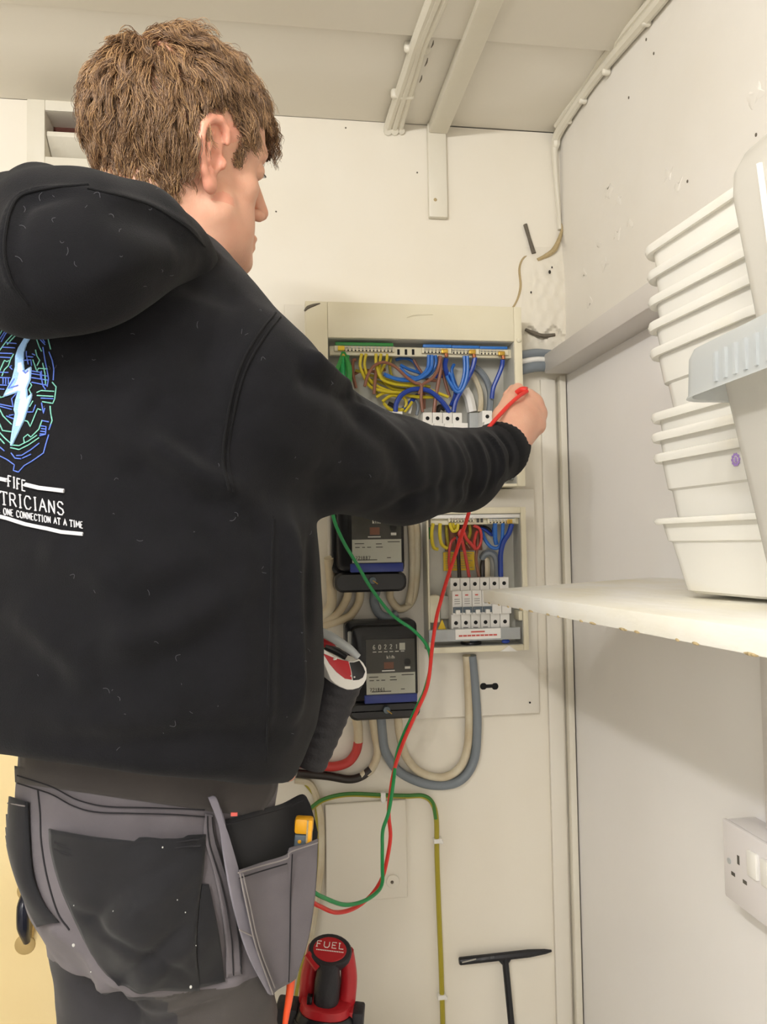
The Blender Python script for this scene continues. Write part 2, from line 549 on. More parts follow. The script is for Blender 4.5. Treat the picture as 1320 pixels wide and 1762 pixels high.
# painted cable running in the ceiling / right wall angle and down the corner
cc = thing('corner_cable', 'painted cable clipped in the angle between ceiling and right wall, turning down the corner', 'cable', (XR, YB, ZC))
pts = [onX(1190, -70, XR - .012), onX(1131, 8, XR - .010), onX(1053, 100, XR - .010), onX(1010, 155, XR - .009), (XR - .012, YB - .03, ZC - .014), (XR - .012, YB - .012, ZC - .03),
       onY(954, 262, YB - .008), onY(957, 310, YB - .007), onY(961, 360, YB - .006), onY(963, 395, YB - .006)]
MB().tube(pts, [.009, .009, .008, .008, .009, .007, .005, .004, .004], 8).build('cable', M['wood'], cc, smooth=True)
MB().tube([p + np.array((-.004, 0, .012)) for p in [np.array(q) for q in pts[:5]]], .006, 8).build('cable', M['wood'], cc, smooth=True)
for (px, py) in ((1112, 33), (1043, 118), (1003, 168), (978, 203)):
    c = onX(px, py, XR - .008)
    MB().obox(c, (1, 0, 0), (0, 1, 0), (0, 0, 1), .0075, .005, .011).build('cable_clip', M['wood'], cc, bevel=.004, seg=3)
for (a, b) in (((957, 285), (957.5, 298)), ((959, 338), (959.5, 352))):
    MB().tube([onY(*a, YB - .0045), onY(*b, YB - .0045)], .0016, 5, 1).build('paint_crack', M['grime'], cc)

# rough patch of bare lumpy plaster round the hole in the corner
hole_patch = []
n_u, n_v = 34, 40
vs, fs = [], []
for j in range(n_v + 1):
    for i in range(n_u + 1):
        u, v = i / n_u, j / n_v
        px = 893 + u * (972 + 6 * v - 893) + 10 * (1 - v) * (1 - u)
        py = 425 + v * (612 - 425)
        e = min(u * 4, v * 5, (1 - v) * 7, 1.0)
        hgt = (.006 + .009 * math.sin(u * 3.0) * math.sin(v * 3.0) + .0018 * math.sin(px * .31 + 2 * math.sin(py * .12)) * math.sin(py * .27) + .0006 * math.sin(px * .9 + py * .7)) * max(0, e) + .0002
        hgt -= .010 * math.exp(-((py - (575 + 8 * math.sin(px * .15))) / 4.0) ** 2) * max(0, e)
        vs.append(onY(px, py, YB - hgt))
for j in range(n_v):
    for i in range(n_u):
        a = j * (n_u + 1) + i
        fs.append((a, a + n_u + 1, a + n_u + 2, a + 1))
MB().add(vs, fs).build('plaster_patch', M['plaster'], wall_back, smooth=True)
MB().tube([onY(x, y, YB - .004) for x, y in ((904, 386), (911, 410), (919, 436))], [.004, .0035, .0045], 7).build('gouge', M['grime'], wall_back, smooth=True)
MB().tube([onY(x, y, YB - .006) for x, y in ((925, 447), (940, 440), (955, 428), (966, 400), (966, 385))], [.003, .0045, .0055, .003, .0015], 7).build('old_conduit', M['tan'], wall_back, smooth=True)
MB().tube([onY(x, y, YB - .0005) for x, y in ((915, 438), (901, 444), (894, 462), (896, 490), (893, 508), (886, 524), (879, 533))], [.0012, .0018, .0024, .0024, .0018, .0018], 6).build('crack', M['tan'], wall_back, smooth=True)
for (x, y, r) in ((946, 468, .0026), (950, 460, .0014), (914, 503, .0016)):
    MB().ball(onY(x, y, YB - .016), (r, .0015, r * 1.5), 6).build('nail_hole', M['dark'], wall_back, smooth=True)
MB().tube([onY(x, y, YB - .012) for x, y in ((904, 567), (917, 573), (935, 578), (955, 576))], [.003, .0045, .0045, .003], 6).build('deep_crack', M['grime'], wall_back, smooth=True)
for (x, y) in ((595, 220), (718, 297), (475, 364), (1030, 70)):
    p = onY(x, y, YB - .0005) if x < 900 else onX(x, y, XR - .0005)
    MB().ball(p, .0016, 5).build('nail_hole', M['grime'], wall_back if x < 900 else wall_right)

# small bumps of filler on the upper right wall
for k, (x, y, r) in enumerate(((1048, 330, .02), (1065, 345, .013), (1085, 385, .012), (1062, 405, .016), (1300, 165, .02), (1030, 420, .012), (1150, 300, .016), (1168, 318, .012), (1005, 470, .014), (1040, 455, .018), (1015, 520, .013))):
    p = onX(x, y, XR)
    mb = MB().ball(p, (.0012, r * .8, r * .5), 9)
    mb.v = [(a, b + .003 * math.sin(c * 500 + k), c + .004 * math.sin(b * 350 + k)) for a, b, c in mb.v]
    mb.build('filler_lump', M['wallr'], wall_right, smooth=True)
for (x, y) in ((1112, 68), (1125, 92), (1183, 312), (1301, 232), (1082, 168)):
    MB().ball(onX(x, y, XR - .0005), (.001, .0018, .0024), 5).build('nail_hole', M['grime'], wall_right)

# timber rail on the right wall above the smooth lower panel
zr0, zr1 = float(onX(1000, 603, .513)[2]), float(onX(1000, 565, .513)[2])
rail = struct(MB().box(.513, XR, .35, YB - .03, zr0, zr1), 'trim_1', M['rail'], bevel=.003)
lp = struct(MB().box(XR - .006, XR, YN + .02, YB - .02, .02, zr0), 'trim_2', M['panel'])
lp['label'] = 'smooth grey white panel on the right wall below the rail'
tx0 = float(onY(963, 660, YB - .02)[0])
struct(MB().box(tx0, XR - .008, YB - .022, YB - .0005, 0, zr0 - .001), 'trim_3', M['wood'], bevel=.002)
struct(MB().box(tx0 - .033, tx0 - .004, YB - .008, YB - .0005, 0, zr0 - .006), 'trim_4', M['board'], bevel=.001)
# plug of loose cables behind the rail end
for k, (y0, y1, m_, r) in enumerate(((611, 609, 'w_grey', .008), (623, 620, 'pwhite', .006), (636, 631, 'w_grey', .010))):
    a, b = onY(896, y0, YB - .035), onY(948, y1, YB - .026)
    single(MB().tube([a, (a + b) / 2 + np.array((0, 0, .003)), b], r, 10), 'tail_cable', M[m_], ('upper slate grey', 'white', 'lower thick slate grey')[k] + ' cable stub leaving the upper fuse box behind the rail end', 'cable', a, 'cable stubs at the rail end', smooth=True)

# air vent with sloping louvres in front of red brick
vent = thing('air_vent', 'white louvred air vent set high in the back wall behind the head', 'vent', (vx0, YB, vz0))
fr = .012
MB().box(vx0 - .03, vx0, YB - .004, YB - .0003, vz0 - .045, vz1 + .05).box(vx1, vx1 + .03, YB - .004, YB - .0003, vz0 - .045, vz1 + .05).box(vx0, vx1, YB - .004, YB - .0003, vz1, vz1 + .05).box(vx0, vx1, YB - .004, YB - .0003, vz0 - .045, vz0).build('vent_frame', M['wood'], vent, bevel=.0015)
h = vz1 - vz0
for (t0, t1, yy) in ((.12, .60, .0),):
    MB().add([(vx0 + .001, YB + .004, vz0 + h * t1), (vx1 - .001, YB + .004, vz0 + h * t1), (vx1 - .001, YB + .05, vz0 + h * t0), (vx0 + .001, YB + .05, vz0 + h * t0),
              (vx0 + .001, YB + .004, vz0 + h * (t1 - .10)), (vx1 - .001, YB + .004, vz0 + h * (t1 - .10)), (vx1 - .001, YB + .05, vz0 + h * (t0 - .03)), (vx0 + .001, YB + .05, vz0 + h * (t0 - .03))],
             [(0, 1, 2, 3), (7, 6, 5, 4), (0, 4, 5, 1), (1, 5, 6, 2), (2, 6, 7, 3), (3, 7, 4, 0)]).build('slat', M['wood'], vent, bevel=.002)
MB().box(vx0 - .004, vx1 + .004, YB + .052, YB + .07, vz0 - .004, vz1 + .004).build('brick', M['brick'], vent)

# cream door at the left with its frame and pull handle
dz1 = float(onY(40, 1120, YB)[2])
dx1 = float(onY(412, 470, YB)[0])
door = struct(MB().box(XL + .12, dx1 - .035, YB - .006, YB, .01, dz1), 'door_1', M['cream'], bevel=.002)
dt = struct(MB().box(dx1 - .020, dx1, YB - .018, YB - .0005, 0, float(onY(412, 330, YB)[2])), 'trim_5', M['pwhite'], bevel=.002)
MB().ball(onY(424, 459, YB - .004), (.006, .003, .003), 6).build('filler_lump', M['wall'], wall_back, smooth=True)
hz = onY(45, 1622, YB)
hb = [onY(45, 1532, YB - .022), onY(40, 1560, YB - .038), onY(40, 1595, YB - .04), onY(46, 1620, YB - .024)]
MB().tube(hb, [.006, .010, .010, .006], 10).build('handle', M['navy'], door, smooth=True)
MB().cyl(hz, hz + np.array((0, -.008, 0)), .017, 20).build('handle_rose', M['gold'], door, bevel=.002)
hz2 = onY(49, 1530, YB)
MB().cyl(hz2, hz2 + np.array((0, -.008, 0)), .017, 20).build('handle_rose', M['gold'], door, bevel=.002)
MB().tube([onY(53, 1545, YB - .012), onY(54, 1580, YB - .014), onY(52, 1612, YB - .012)], .005, 8).build('handle_back', M['gold'], door, smooth=True)

# painted vertical cable and access plate on the lower back wall
oc = thing('painted_wall_cable', 'pair of thick painted cables running down the lower wall beside the tool pocket', 'cable', onY(550, 1500, YB))
MB().tube([onY(x, y, YB - .006) for x, y in ((508, 1342), (535, 1350), (549, 1390), (553, 1440), (551, 1500), (543, 1560), (530, 1640), (516, 1720), (508, 1790))], .0065, 8).build('cable', M['w_cream'], oc, smooth=True)
MB().tube([onY(x, y, YB - .005) for x, y in ((522, 1342), (543, 1370), (546, 1400), (547, 1440), (545, 1500), (536, 1560), (524, 1640), (510, 1720), (500, 1790))], .0045, 8).build('cable', M['w_olive'], oc, smooth=True)
x0, x1, z0, z1 = rect(560, 1378, 700, 1548, YB)
ap = thing('access_plate', 'painted-over cover plate with a round screw boss low on the back wall', 'plate', ((x0 + x1) / 2, YB, z0))
MB().box(x0, x1, YB - .006, YB - .0003, z0, z1).build('cover', M['wall'], ap, bevel=.005, seg=3)
c = onY(676, 1516, YB - .006)
MB().cyl(c, c + np.array((0, -.004, 0)), .012, 20).build('screw_boss', M['wall'], ap, bevel=.0015)
MB().ball(c + np.array((-.002, -.0045, 0)), .003, 6).build('screw_head', M['grime'], ap, smooth=True)
# ------------------------------------------------------------------ backing board with the two meters and the lower fuse box
YK = YB - .016                                        # face of the backing board
x0, x1, z0, z1 = rect(566, 842, 924, 1236, YK)
bb = thing('backing_board', 'large white painted backing board carrying both meters and the lower fuse box', 'board', ((x0 + x1) / 2, YB, z0))
MB().box(x0, x1, YK, YB - .0005, z0, z1).build('board', M['board'], bb, bevel=.002)
kx, kz0, kz1 = [], 0, 0
a, b = onY(832, 1181, YK - .0006), onY(852, 1181, YK - .0006)
kmb = MB().ball(a, (.0065, .001, .0065), 8).ball(b, (.0065, .001, .0065), 8).box(a[0], b[0], YK - .0014, YK - .0003, a[2] - .0032, a[2] + .0032)
kmb.build('keyhole', M['hole'], bb, smooth=True)
MB().ball(onY(912, 1209, YK - .0005), .0018, 6).build('screw_hole', M['hole'], bb)

# strip of board left of the upper fuse box
x0, x1, z0, z1 = rect(491, 524, 526, 852, YB - .01)
single(MB().box(x0, x1 + .01, YB - .012, YB - .0005, z0, z1), 'side_board', M['board'], 'narrow white painted board strip left of the upper fuse box', 'board', ((x0 + x1) / 2, YB, z0), bevel=.002)


def frame_box(parent, ox0, ox1, oz0, oz1, ix0, ix1, iz0, iz1, yf, yb, mo, mi, lip=.022):
    """an open-fronted enclosure: flanged front frame, four inner walls, back plate"""
    mb = MB()
    mb.box(ox0, ix0, yf, yf + lip, oz0, oz1).box(ix1, ox1, yf, yf + lip, oz0, oz1).box(ix0, ix1, yf, yf + lip, iz1, oz1).box(ix0, ix1, yf, yf + lip, oz0, iz0)
    mb.box(ox0 + .002, ox0 + .006, yf + lip, yb, oz0 + .002, oz1 - .002).box(ox1 - .006, ox1 - .002, yf + lip, yb, oz0 + .002, oz1 - .002)
    mb.box(ox0 + .006, ox1 - .006, yf + lip, yb, oz0 + .002, oz0 + .006).box(ox0 + .006, ox1 - .006, yf + lip, yb, oz1 - .006, oz1 - .002)
    mb.build('enclosure', mo, parent, bevel=.0015)
    g = .0015
    mb = MB()
    mb.box(ix0 - g, ix0 + .0005, yf + .004, yb - .005, iz0, iz1).box(ix1 - .0005, ix1 + g, yf + .004, yb - .005, iz0, iz1).box(ix0, ix1, yf + .004, yb - .005, iz1 - .0005, iz1 + g).box(ix0, ix1, yf + .004, yb - .005, iz0 - g, iz0 + .0005)
    mb.box(ix0 - g, ix1 + g, yb - .005, yb - .001, iz0 - g, iz1 + g)
    mb.build('inner_lining', mi, parent)


# ------------------------------------------------------------------ upper fuse box
YF = 1.335
ox0, ox1, oz0, oz1 = rect(527, 523, 901, 838, YF)
ix0, ix1, iz0, iz1 = rect(566, 584, 888, 833, YF)
cu = thing('fuse_box', 'large open cream fuse box with many blue, brown and yellow wires, behind the raised hand', 'fuse box', ((ox0 + ox1) / 2, YB, oz0))
frame_box(cu, ox0, ox1, oz0, oz1, ix0, ix1, iz0, iz1, YF, YB - .0005, M['encl'], M['encl_in'])
MB().tube([onY(x, y, YF - .0005) for x, y in ((524, 535), (530, 529), (540, 525), (551, 522))], [.0015, .003, .0025, .001], 6).build('paint_crack', M['grime'], cu, smooth=True)
MB().ball(onY(893, 585, YF - .001), (.005, .003, .005), 7).build('paint_lump', M['encl'], cu, smooth=True)
MB().tube([onY(x, y, YF - .0005) for x, y in ((700, 546), (715, 542), (745, 541))], [.0008, .0016, .0008], 5).build('paint_crack', M['encl'], cu, smooth=True)


def zq(zx, zy):                                     # fine measuring grid used for the wiring
    return 560 + zx / 3.882, 570 + zy / 3.882


YBAR = 1.352
bx_0, bx_1, bz0, bz1 = rect(567, 597, 883, 613, YBAR)
MB().box(bx_0, bx_1, YBAR + .003, YBAR + .012, bz0, bz1).build('terminal_rail', M['pcream'], cu, bevel=.002)


def bar(parent, zfun, za, zb, ytop, ymid, ybot, mtl, name, nscrew, Y, skip=()):
    (ax, ay), (bx, by) = zfun(za, ytop), zfun(zb, ytop)
    X0, X1 = onY(ax, ay, Y)[0], onY(bx, by, Y)[0]
    zt = (onY(ax, ay, Y)[2] + onY(bx, by, Y)[2]) / 2
    zm = (onY(*zfun(za, ymid), Y)[2] + onY(*zfun(zb, ymid), Y)[2]) / 2
    zo = (onY(*zfun(za, ybot), Y)[2] + onY(*zfun(zb, ybot), Y)[2]) / 2
    MB().box(X0, X1, Y - .004, Y + .004, zm, zt).build(name, mtl, parent, bevel=.0008)
    MB().box(X0 - .002, X1 + .002, Y - .003, Y + .004, zo, zm - .0003).build('terminal_bar', M['pcream'], parent, bevel=.001)
    mb, hb_ = MB(), MB()
    for k in range(nscrew):
        x = X0 + (k + .5) * (X1 - X0) / nscrew
        r = (X1 - X0) / nscrew * .36
        if k in skip: continue
        c = np.array((x, Y - .003, (zm + zo) / 2 + .0008))
        mb.cyl(c, c + np.array((0, -.0035, .001)), r, 8)
        hb_.box(x - r * .55, x + r * .55, Y - .0036, Y - .002, zo + .0004, (zm + zo) / 2 - r)
    mb.build('terminal_screws', M['steel'], parent, smooth=True, kind='stuff')
    hb_.build('terminal_holes', M['hole'], parent, kind='stuff')


bar(cu, zq, 65, 452, 78, 100, 138, M['l_green'], 'earth_bar_cover', 16, YBAR, (0,))
bar(cu, zq, 650, 840, 92, 112, 150, M['l_blue'], 'neutral_bar_cover', 8, YBAR, (7,))
bar(cu, zq, 842, 1025, 98, 117, 155, M['l_blue'], 'neutral_bar_cover', 8, YBAR, (7,))
bar(cu, zq, 1028, 1212, 104, 122, 160, M['l_blue'], 'neutral_bar_cover', 8, YBAR, (7,))
for (zx, zy) in ((105, 115), (795, 135), (980, 140), (1175, 150)):
    p = onY(*zq(zx, zy), YBAR - .004)
    MB().box(p[0] - .006, p[0] + .006, p[1] - .004, p[1] + .003, p[2] - .004, p[2] + .004).build('main_terminal', M['l_yel'] if zx < 200 else M['brass'], cu, bevel=.001)
    if zx > 200:
        MB().cyl(p + np.array((0.003, 0, -.003)), p + np.array((.004, 0, -.010)), .0035, 8).build('copper_strands', M['copper'], cu, smooth=True)
for zx in (490, 540, 588):                        # rectangular slots in the empty part of the rail
    a0, a1, c0, c1 = rect(*zq(zx - 8, 118), *zq(zx + 8, 155), YBAR)
    MB().box(a0, a1, YBAR + .0022, YBAR + .004, c0, c1).build('rail_slot', M['hole'], cu)


def wires(parent, zf, lst, y_front, jit=.002):
    for k, (name, mk, r, pts, dep) in enumerate(lst):
        dd = np.linspace(dep[0], dep[1], len(pts)) if len(dep) == 2 else dep
        P = [onY(*zf(*p), d) for p, d in zip(pts, dd)]
        MB().tube(P, r, 8, 6).build(name, M[mk], parent, smooth=True)


UW = [
    ('blue_wire', 'w_blue', .0032, [(690, 160), (685, 240), (650, 290), (590, 318), (480, 318), (390, 285)], (1.350, 1.348)),
    ('blue_wire', 'w_blue', .0032, [(712, 160), (708, 240), (670, 290), (600, 325), (500, 326), (400, 296)], (1.348, 1.342)),
    ('blue_wire', 'w_blue', .0032, [(735, 160), (738, 220), (700, 285), (640, 312), (560, 300), (500, 245)], (1.352, 1.366)),
    ('blue_wire', 'w_blue', .003, [(500, 225), (560, 255), (620, 275), (680, 300)], (1.372, 1.376)),
    ('blue_wire', 'w_blue', .003, [(470, 190), (530, 180), (590, 205), (625, 275)], (1.376, 1.380)),
    ('blue_wire', 'w_blue', .0032, [(928, 165), (930, 260), (915, 340), (890, 390), (862, 360), (840, 290), (822, 285)], (1.350, 1.358)),
    ('blue_wire', 'w_blue', .0032, [(948, 165), (950, 270), (932, 350), (905, 400), (870, 400), (830, 340), (810, 300)], (1.346, 1.358)),
    ('blue_wire', 'w_blue', .003, [(860, 220), (845, 270), (880, 380), (900, 390)], (1.376, 1.372)),
    ('dark_blue_wire', 'w_dblue', .0045, [(1000, 175), (985, 240), (955, 310), (905, 400), (870, 470), (855, 540)], (1.350, 1.358)),
    ('dark_blue_wire', 'w_dblue', .0045, [(808, 180), (800, 240), (830, 330), (860, 390)], (1.352, 1.370)),
    ('dark_blue_wire', 'w_dblue', .0042, [(1185, 190), (1178, 240), (1150, 310), (1122, 380), (1112, 450)], (1.350, 1.362)),
    ('dark_blue_wire', 'w_dblue', .0045, [(468, 540), (475, 480), (510, 425), (575, 390), (650, 388), (710, 408), (770, 460), (810, 510), (830, 545)], (1.345, 1.345)),
    ('dark_blue_wire', 'w_dblue', .0042, [(520, 520), (555, 490), (600, 440), (660, 400)], (1.365, 1.372)),
    ('dark_blue_wire', 'w_dblue', .0042, [(735, 300), (800, 300), (850, 330), (870, 420), (840, 500)], (1.374, 1.366)),
    ('brown_wire', 'w_brown', .0028, [(262, 370), (285, 290), (330, 228), (395, 208), (470, 240), (540, 305), (600, 345), (640, 362), (640, 450), (650, 540)], (1.340, 1.340)),
    ('brown_wire', 'w_brown', .0028, [(770, 165), (750, 260), (710, 318), (650, 358), (625, 420)], (1.345, 1.342)),
    ('brown_wire', 'w_brown', .0036, [(765, 165), (768, 260), (750, 370), (735, 460), (725, 545)], (1.350, 1.350)),
    ('brown_wire', 'w_brown', .0028, [(590, 190), (625, 250), (680, 320), (740, 330)], (1.372, 1.374)),
    ('brown_wire', 'w_brown', .003, [(345, 225), (335, 300), (325, 420)], (1.352, 1.350)),
    ('brown_wire', 'w_brown', .003, [(205, 190), (185, 200), (185, 290), (205, 380)], (1.362, 1.362)),
    ('brown_wire', 'w_brown', .003, [(165, 300), (250, 260), (330, 270), (400, 255)], (1.372, 1.376)),
    ('brown_wire', 'w_brown', .003, [(780, 260), (800, 340), (830, 440)], (1.370, 1.372)),
    ('brown_wire', 'w_brown', .0028, [(660, 520), (660, 440), (655, 390)], (1.362, 1.362)),
    ('earth_wire', 'w_yel', .0028, [(242, 150), (232, 230), (262, 310), (300, 370), (390, 400), (520, 412)], (1.350, 1.356)),
    ('earth_wire', 'w_yel', .0028, [(272, 150), (262, 230), (300, 330), (400, 390), (560, 430), (700, 440)], (1.352, 1.362)),
    ('earth_wire', 'w_yel', .0028, [(338, 150), (340, 220), (370, 310), (450, 350), (600, 370), (720, 400), (822, 440)], (1.348, 1.352)),
    ('earth_wire', 'w_yel', .0028, [(372, 150), (362, 220), (365, 290), (420, 335), (540, 350), (660, 365)], (1.352, 1.366)),
    ('earth_wire', 'w_yel', .0028, [(412, 150), (408, 200), (380, 250), (370, 300), (440, 380), (560, 400)], (1.356, 1.370)),
    ('earth_wire', 'w_yel', .0028, [(340, 440), (400, 410), (500, 420), (620, 440), (740, 440)], (1.360, 1.360)),
    ('earth_wire', 'w_olive', .0028, [(285, 320), (360, 340), (480, 380), (620, 400), (760, 430)], (1.372, 1.374)),
    ('earth_wire', 'w_olive', .0028, [(250, 280), (330, 300), (460, 330), (600, 355), (700, 370)], (1.378, 1.378)),
    ('earth_wire', 'w_olive', .0028, [(440, 170), (430, 240), (460, 320), (560, 370)], (1.374, 1.380)),
    ('earth_wire', 'w_olive', .0026, [(200, 260), (280, 290), (300, 360), (360, 430)], (1.366, 1.372)),
    ('earth_wire', 'w_yel', .003, [(380, 470), (440, 430), (520, 440), (540, 490), (500, 530), (430, 520), (390, 480)], (1.362, 1.366)),
    ('earth_wire', 'w_yel', .003, [(470, 520), (540, 520), (580, 470), (600, 440)], (1.370, 1.374)),
    ('green_wire', 'w_green', .0034, [(150, 160), (140, 220), (120, 290), (140, 360), (165, 400)], (1.350, 1.354)),
    ('grey_cable', 'w_grey', .0062, [(985, 235), (1030, 265), (1075, 325), (1100, 400), (1102, 470), (1096, 540)], (1.382, 1.372)),
    ('white_cable', 'w_cream', .0052, [(965, 270), (1000, 320), (1030, 390), (1040, 460), (1035, 540)], (1.384, 1.376)),
    ('white_wire', 'pwhite', .003, [(560, 450), (570, 500), (560, 550)], (1.37, 1.37)),
    ('grey_wire', 'w_grey', .003, [(600, 450), (620, 500), (610, 560)], (1.37, 1.37)),
    ('earth_wire', 'w_yel', .0026, [(530, 540), (560, 500), (580, 470)], (1.36, 1.36)),
    ('black_wire', 'w_black', .004, [(420, 480), (455, 500), (470, 540)], (1.374, 1.372)),
    ('black_wire', 'w_black', .005, [(745, 540), (765, 505), (800, 520)], (1.374, 1.374)),
]
wires(cu, zq, UW, YF)
# slack cable behind: crumpled clear-white sheath
MB().tube([onY(*zq(x, y), 1.386) for x, y in ((930, 390), (960, 450), (980, 540))], .010, 8).build('cable_sheath', M['pwhite'], cu, smooth=True)


def module(parent, X0, X1, Z0, Z1, Y, depth=.045, kind='breaker', hole_r=.0036, lever=True, nose=None):
    """one DIN module: stepped body, two terminal holes, raised nose with toggle"""
    h_, wd = Z1 - Z0, X1 - X0
    g = .0004
    mb = MB()
    mb.box(X0 + g, X1 - g, Y, Y + depth, Z0, Z1)
    mb.box(X0 + g, X1 - g, Y - .012, Y + .001, Z0 + h_ * .30, Z0 + h_ * .76)
    o = mb.build(kind, M['pwhite'], parent, bevel=.0008)
    xm = (X0 + X1) / 2
    hb_ = MB()
    for zz in (Z0 + h_ * .13, Z0 + h_ * .88):
        c = np.array((xm, Y - .0002, zz))
        hb_.cyl(c, c + np.array((0, .0008, 0)), hole_r, 12)
    hb_.build('terminal_hole', M['hole'], o)
    return o


# row of breakers in the upper box (the tops show above the sleeve)
YM = 1.342
for (za, zb, ztop) in ((380, 450, 535), (450, 520, 535), (652, 718, 542), (718, 786, 542), (786, 852, 543), (852, 917, 545), (1050, 1120, 530)):
    a0, a1, c0, c1 = rect(*zq(za, ztop), *zq(zb, ztop + 330), YM)
    o = module(cu, a0, a1, c0, c1, YM)
    lab = MB().box(a0 + .003, a1 - .003, YM - .0132, YM - .0118, c0 + (c1 - c0) * .60, c0 + (c1 - c0) * .66)
    lab.build('print', M['l_ink'], o)
    if za < 1000:
        MB().box((a0 + a1) / 2 - .004, (a0 + a1) / 2 + .004, YM - .02, YM - .012, c0 + (c1 - c0) * .40, c0 + (c1 - c0) * .54).build('toggle', M['dgrey'], o, bevel=.001)
a0, a1, c0, c1 = rect(*zq(845, 620), *zq(940, 700), YM)
MB().box(a0, a1, YM - .014, YM - .001, c0, c1).build('side_switch', M['pwhite'], cu, bevel=.001)
a0, a1, c0, c1 = rect(868, 790, 884, 826, 1.36)
MB().box(a0, a1, 1.355, 1.375, c0, c1).build('isolator_switch', M['pgrey'], cu, bevel=.002)
a0, a1, c0, c1 = rect(872, 806, 882, 824, 1.352)
MB().box(a0, a1, 1.348, 1.355, c0, c1).build('isolator_lever', M['pwhite'], cu, bevel=.002)
a0, a1, c0, c1 = rect(*zq(960, 545), *zq(1050, 720), 1.375)
MB().box(a0, a1, 1.372, 1.39, c0, c1).build('mounting_rail', M['pgrey'], cu, bevel=.002)

# ------------------------------------------------------------------ lower fuse box


def zl(zx, zy):
    return 720 + zx / 6.286, 860 + zy / 6.286


YG = 1.342
ox0, ox1, oz0, oz1 = rect(736, 873, 908, 1122, YG)
ix0, ix1, iz0, iz1 = rect(739, 884, 899, 1112, YG)
cl = thing('fuse_box', 'smaller open cream fuse box with a row of six breakers, behind the shelf corner', 'fuse box', ((ox0 + ox1) / 2, YK, oz0))
frame_box(cl, ox0, ox1, oz0, oz1, ix0, ix1, iz0, iz1, YG, YK - .0005, M['encl'], M['encl_in'], .010)
MB().box(ix0, ix1 + .002, YG + .004, YG + .03, iz1 - .008, iz1 - .001).build('cover_lip', M['pwhite'], cl, bevel=.001)
YH = 1.352
a0, a1, c0, c1 = rect(*zl(430, 195), *zl(1105, 265), YH)
MB().box(a0 - .05, a1, YH + .003, YH + .010, c0, c1).build('terminal_rail', M['pcream'], cl, bevel=.0015)
bar(cl, zl, 330, 590, 165, 190, 240, M['l_green'], 'earth_bar_cover', 8, YH)
bar(cl, zl, 755, 1040, 158, 200, 255, M['l_blue'], 'neutral_bar_cover', 8, YH, (7,))
p = onY(*zl(985, 235), YH - .005)
MB().box(p[0] - .005, p[0] + .005, p[1] - .003, p[1] + .003, p[2] - .004, p[2] + .004).build('main_terminal', M['brass'], cl, bevel=.001)
for zx in (648, 690):
    a0, a1, c0, c1 = rect(*zl(zx - 14, 200), *zl(zx + 14, 245), YH)
    MB().box(a0, a1, YH + .0022, YH + .004, c0, c1).build('rail_slot', M['l_ink'], cl)
LW = [
    ('earth_wire', 'w_yel', .0032, [(160, 255), (145, 350), (150, 450), (170, 520), (210, 535)], (1.352, 1.362)),
    ('earth_wire', 'w_yel', .0032, [(235, 255), (232, 370), (245, 460), (270, 500), (310, 525)], (1.352, 1.362)),
    ('earth_wire', 'w_yel', .003, [(340, 250), (355, 310), (380, 340), (420, 320), (430, 260)], (1.352, 1.352)),
    ('earth_wire', 'w_yel', .003, [(375, 250), (385, 300), (410, 270)], (1.356, 1.36)),
    ('earth_wire', 'w_olive', .003, [(300, 255), (310, 400), (330, 520)], (1.37, 1.376)),
    ('earth_wire', 'w_olive', .003, [(550, 260), (560, 360), (520, 480)], (1.37, 1.376)),
    ('green_wire', 'w_green', .003, [(110, 300), (112, 360), (130, 420)], (1.366, 1.37)),
    ('red_wire', 'w_red', .0026, [(345, 840), (330, 640), (350, 470), (400, 410)], (1.360, 1.366)),
    ('red_wire', 'w_red', .003, [(550, 835), (530, 720), (500, 560), (470, 430), (440, 370), (465, 330), (495, 360), (520, 420), (590, 500), (620, 540)], (1.354, 1.352)),
    ('red_wire', 'w_red', .0026, [(600, 280), (660, 310), (682, 390), (670, 480), (630, 530), (605, 480), (620, 380), (640, 340)], (1.352, 1.356)),
    ('red_wire', 'w_red', .0026, [(420, 530), (440, 430), (480, 350)], (1.366, 1.366)),
    ('brown_wire', 'w_brown', .003, [(655, 835), (625, 640), (640, 480), (625, 350)], (1.362, 1.366)),
    ('brown_wire', 'w_brown', .003, [(470, 280), (480, 400), (560, 520)], (1.376, 1.376)),
    ('black_wire', 'w_black', .0036, [(445, 840), (435, 640), (430, 520), (420, 400)], (1.362, 1.37)),
    ('blue_wire', 'w_blue', .0042, [(828, 250), (830, 330), (832, 420), (845, 480)], (1.352, 1.364)),
    ('blue_wire', 'w_blue', .0034, [(915, 250), (912, 340), (905, 430), (880, 500), (840, 525), (780, 505), (720, 430), (690, 340)], (1.352, 1.372)),
    ('dark_blue_wire', 'w_dblue', .0048, [(1010, 260), (980, 360), (920, 460), (892, 580), (890, 720), (892, 850)], (1.350, 1.358)),
    ('blue_wire', 'w_dblue', .003, [(670, 300), (730, 330), (800, 380), (815, 300)], (1.374, 1.374)),
    ('blue_wire', 'w_black', .003, [(690, 290), (750, 310), (790, 350)], (1.378, 1.378)),
    ('grey_cable', 'w_grey', .0064, [(690, 640), (720, 590), (780, 575), (835, 620), (855, 720), (855, 860)], (1.382, 1.362)),
    ('white_cable', 'w_cream', .0064, [(740, 860), (740, 720), (735, 660), (700, 630)], (1.374, 1.384)),
    ('black_wire', 'w_black', .005, [(695, 860), (695, 740), (705, 670), (730, 630)], (1.372, 1.384)),
]
wires(cl, zl, LW, YG)
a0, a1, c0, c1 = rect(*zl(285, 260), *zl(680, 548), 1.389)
MB().box(a0, a1, 1.384, 1.388, c0, c1).build('shade_sheet', M['w_brown'], cl)  # brown sheet standing in for the shade behind the wires
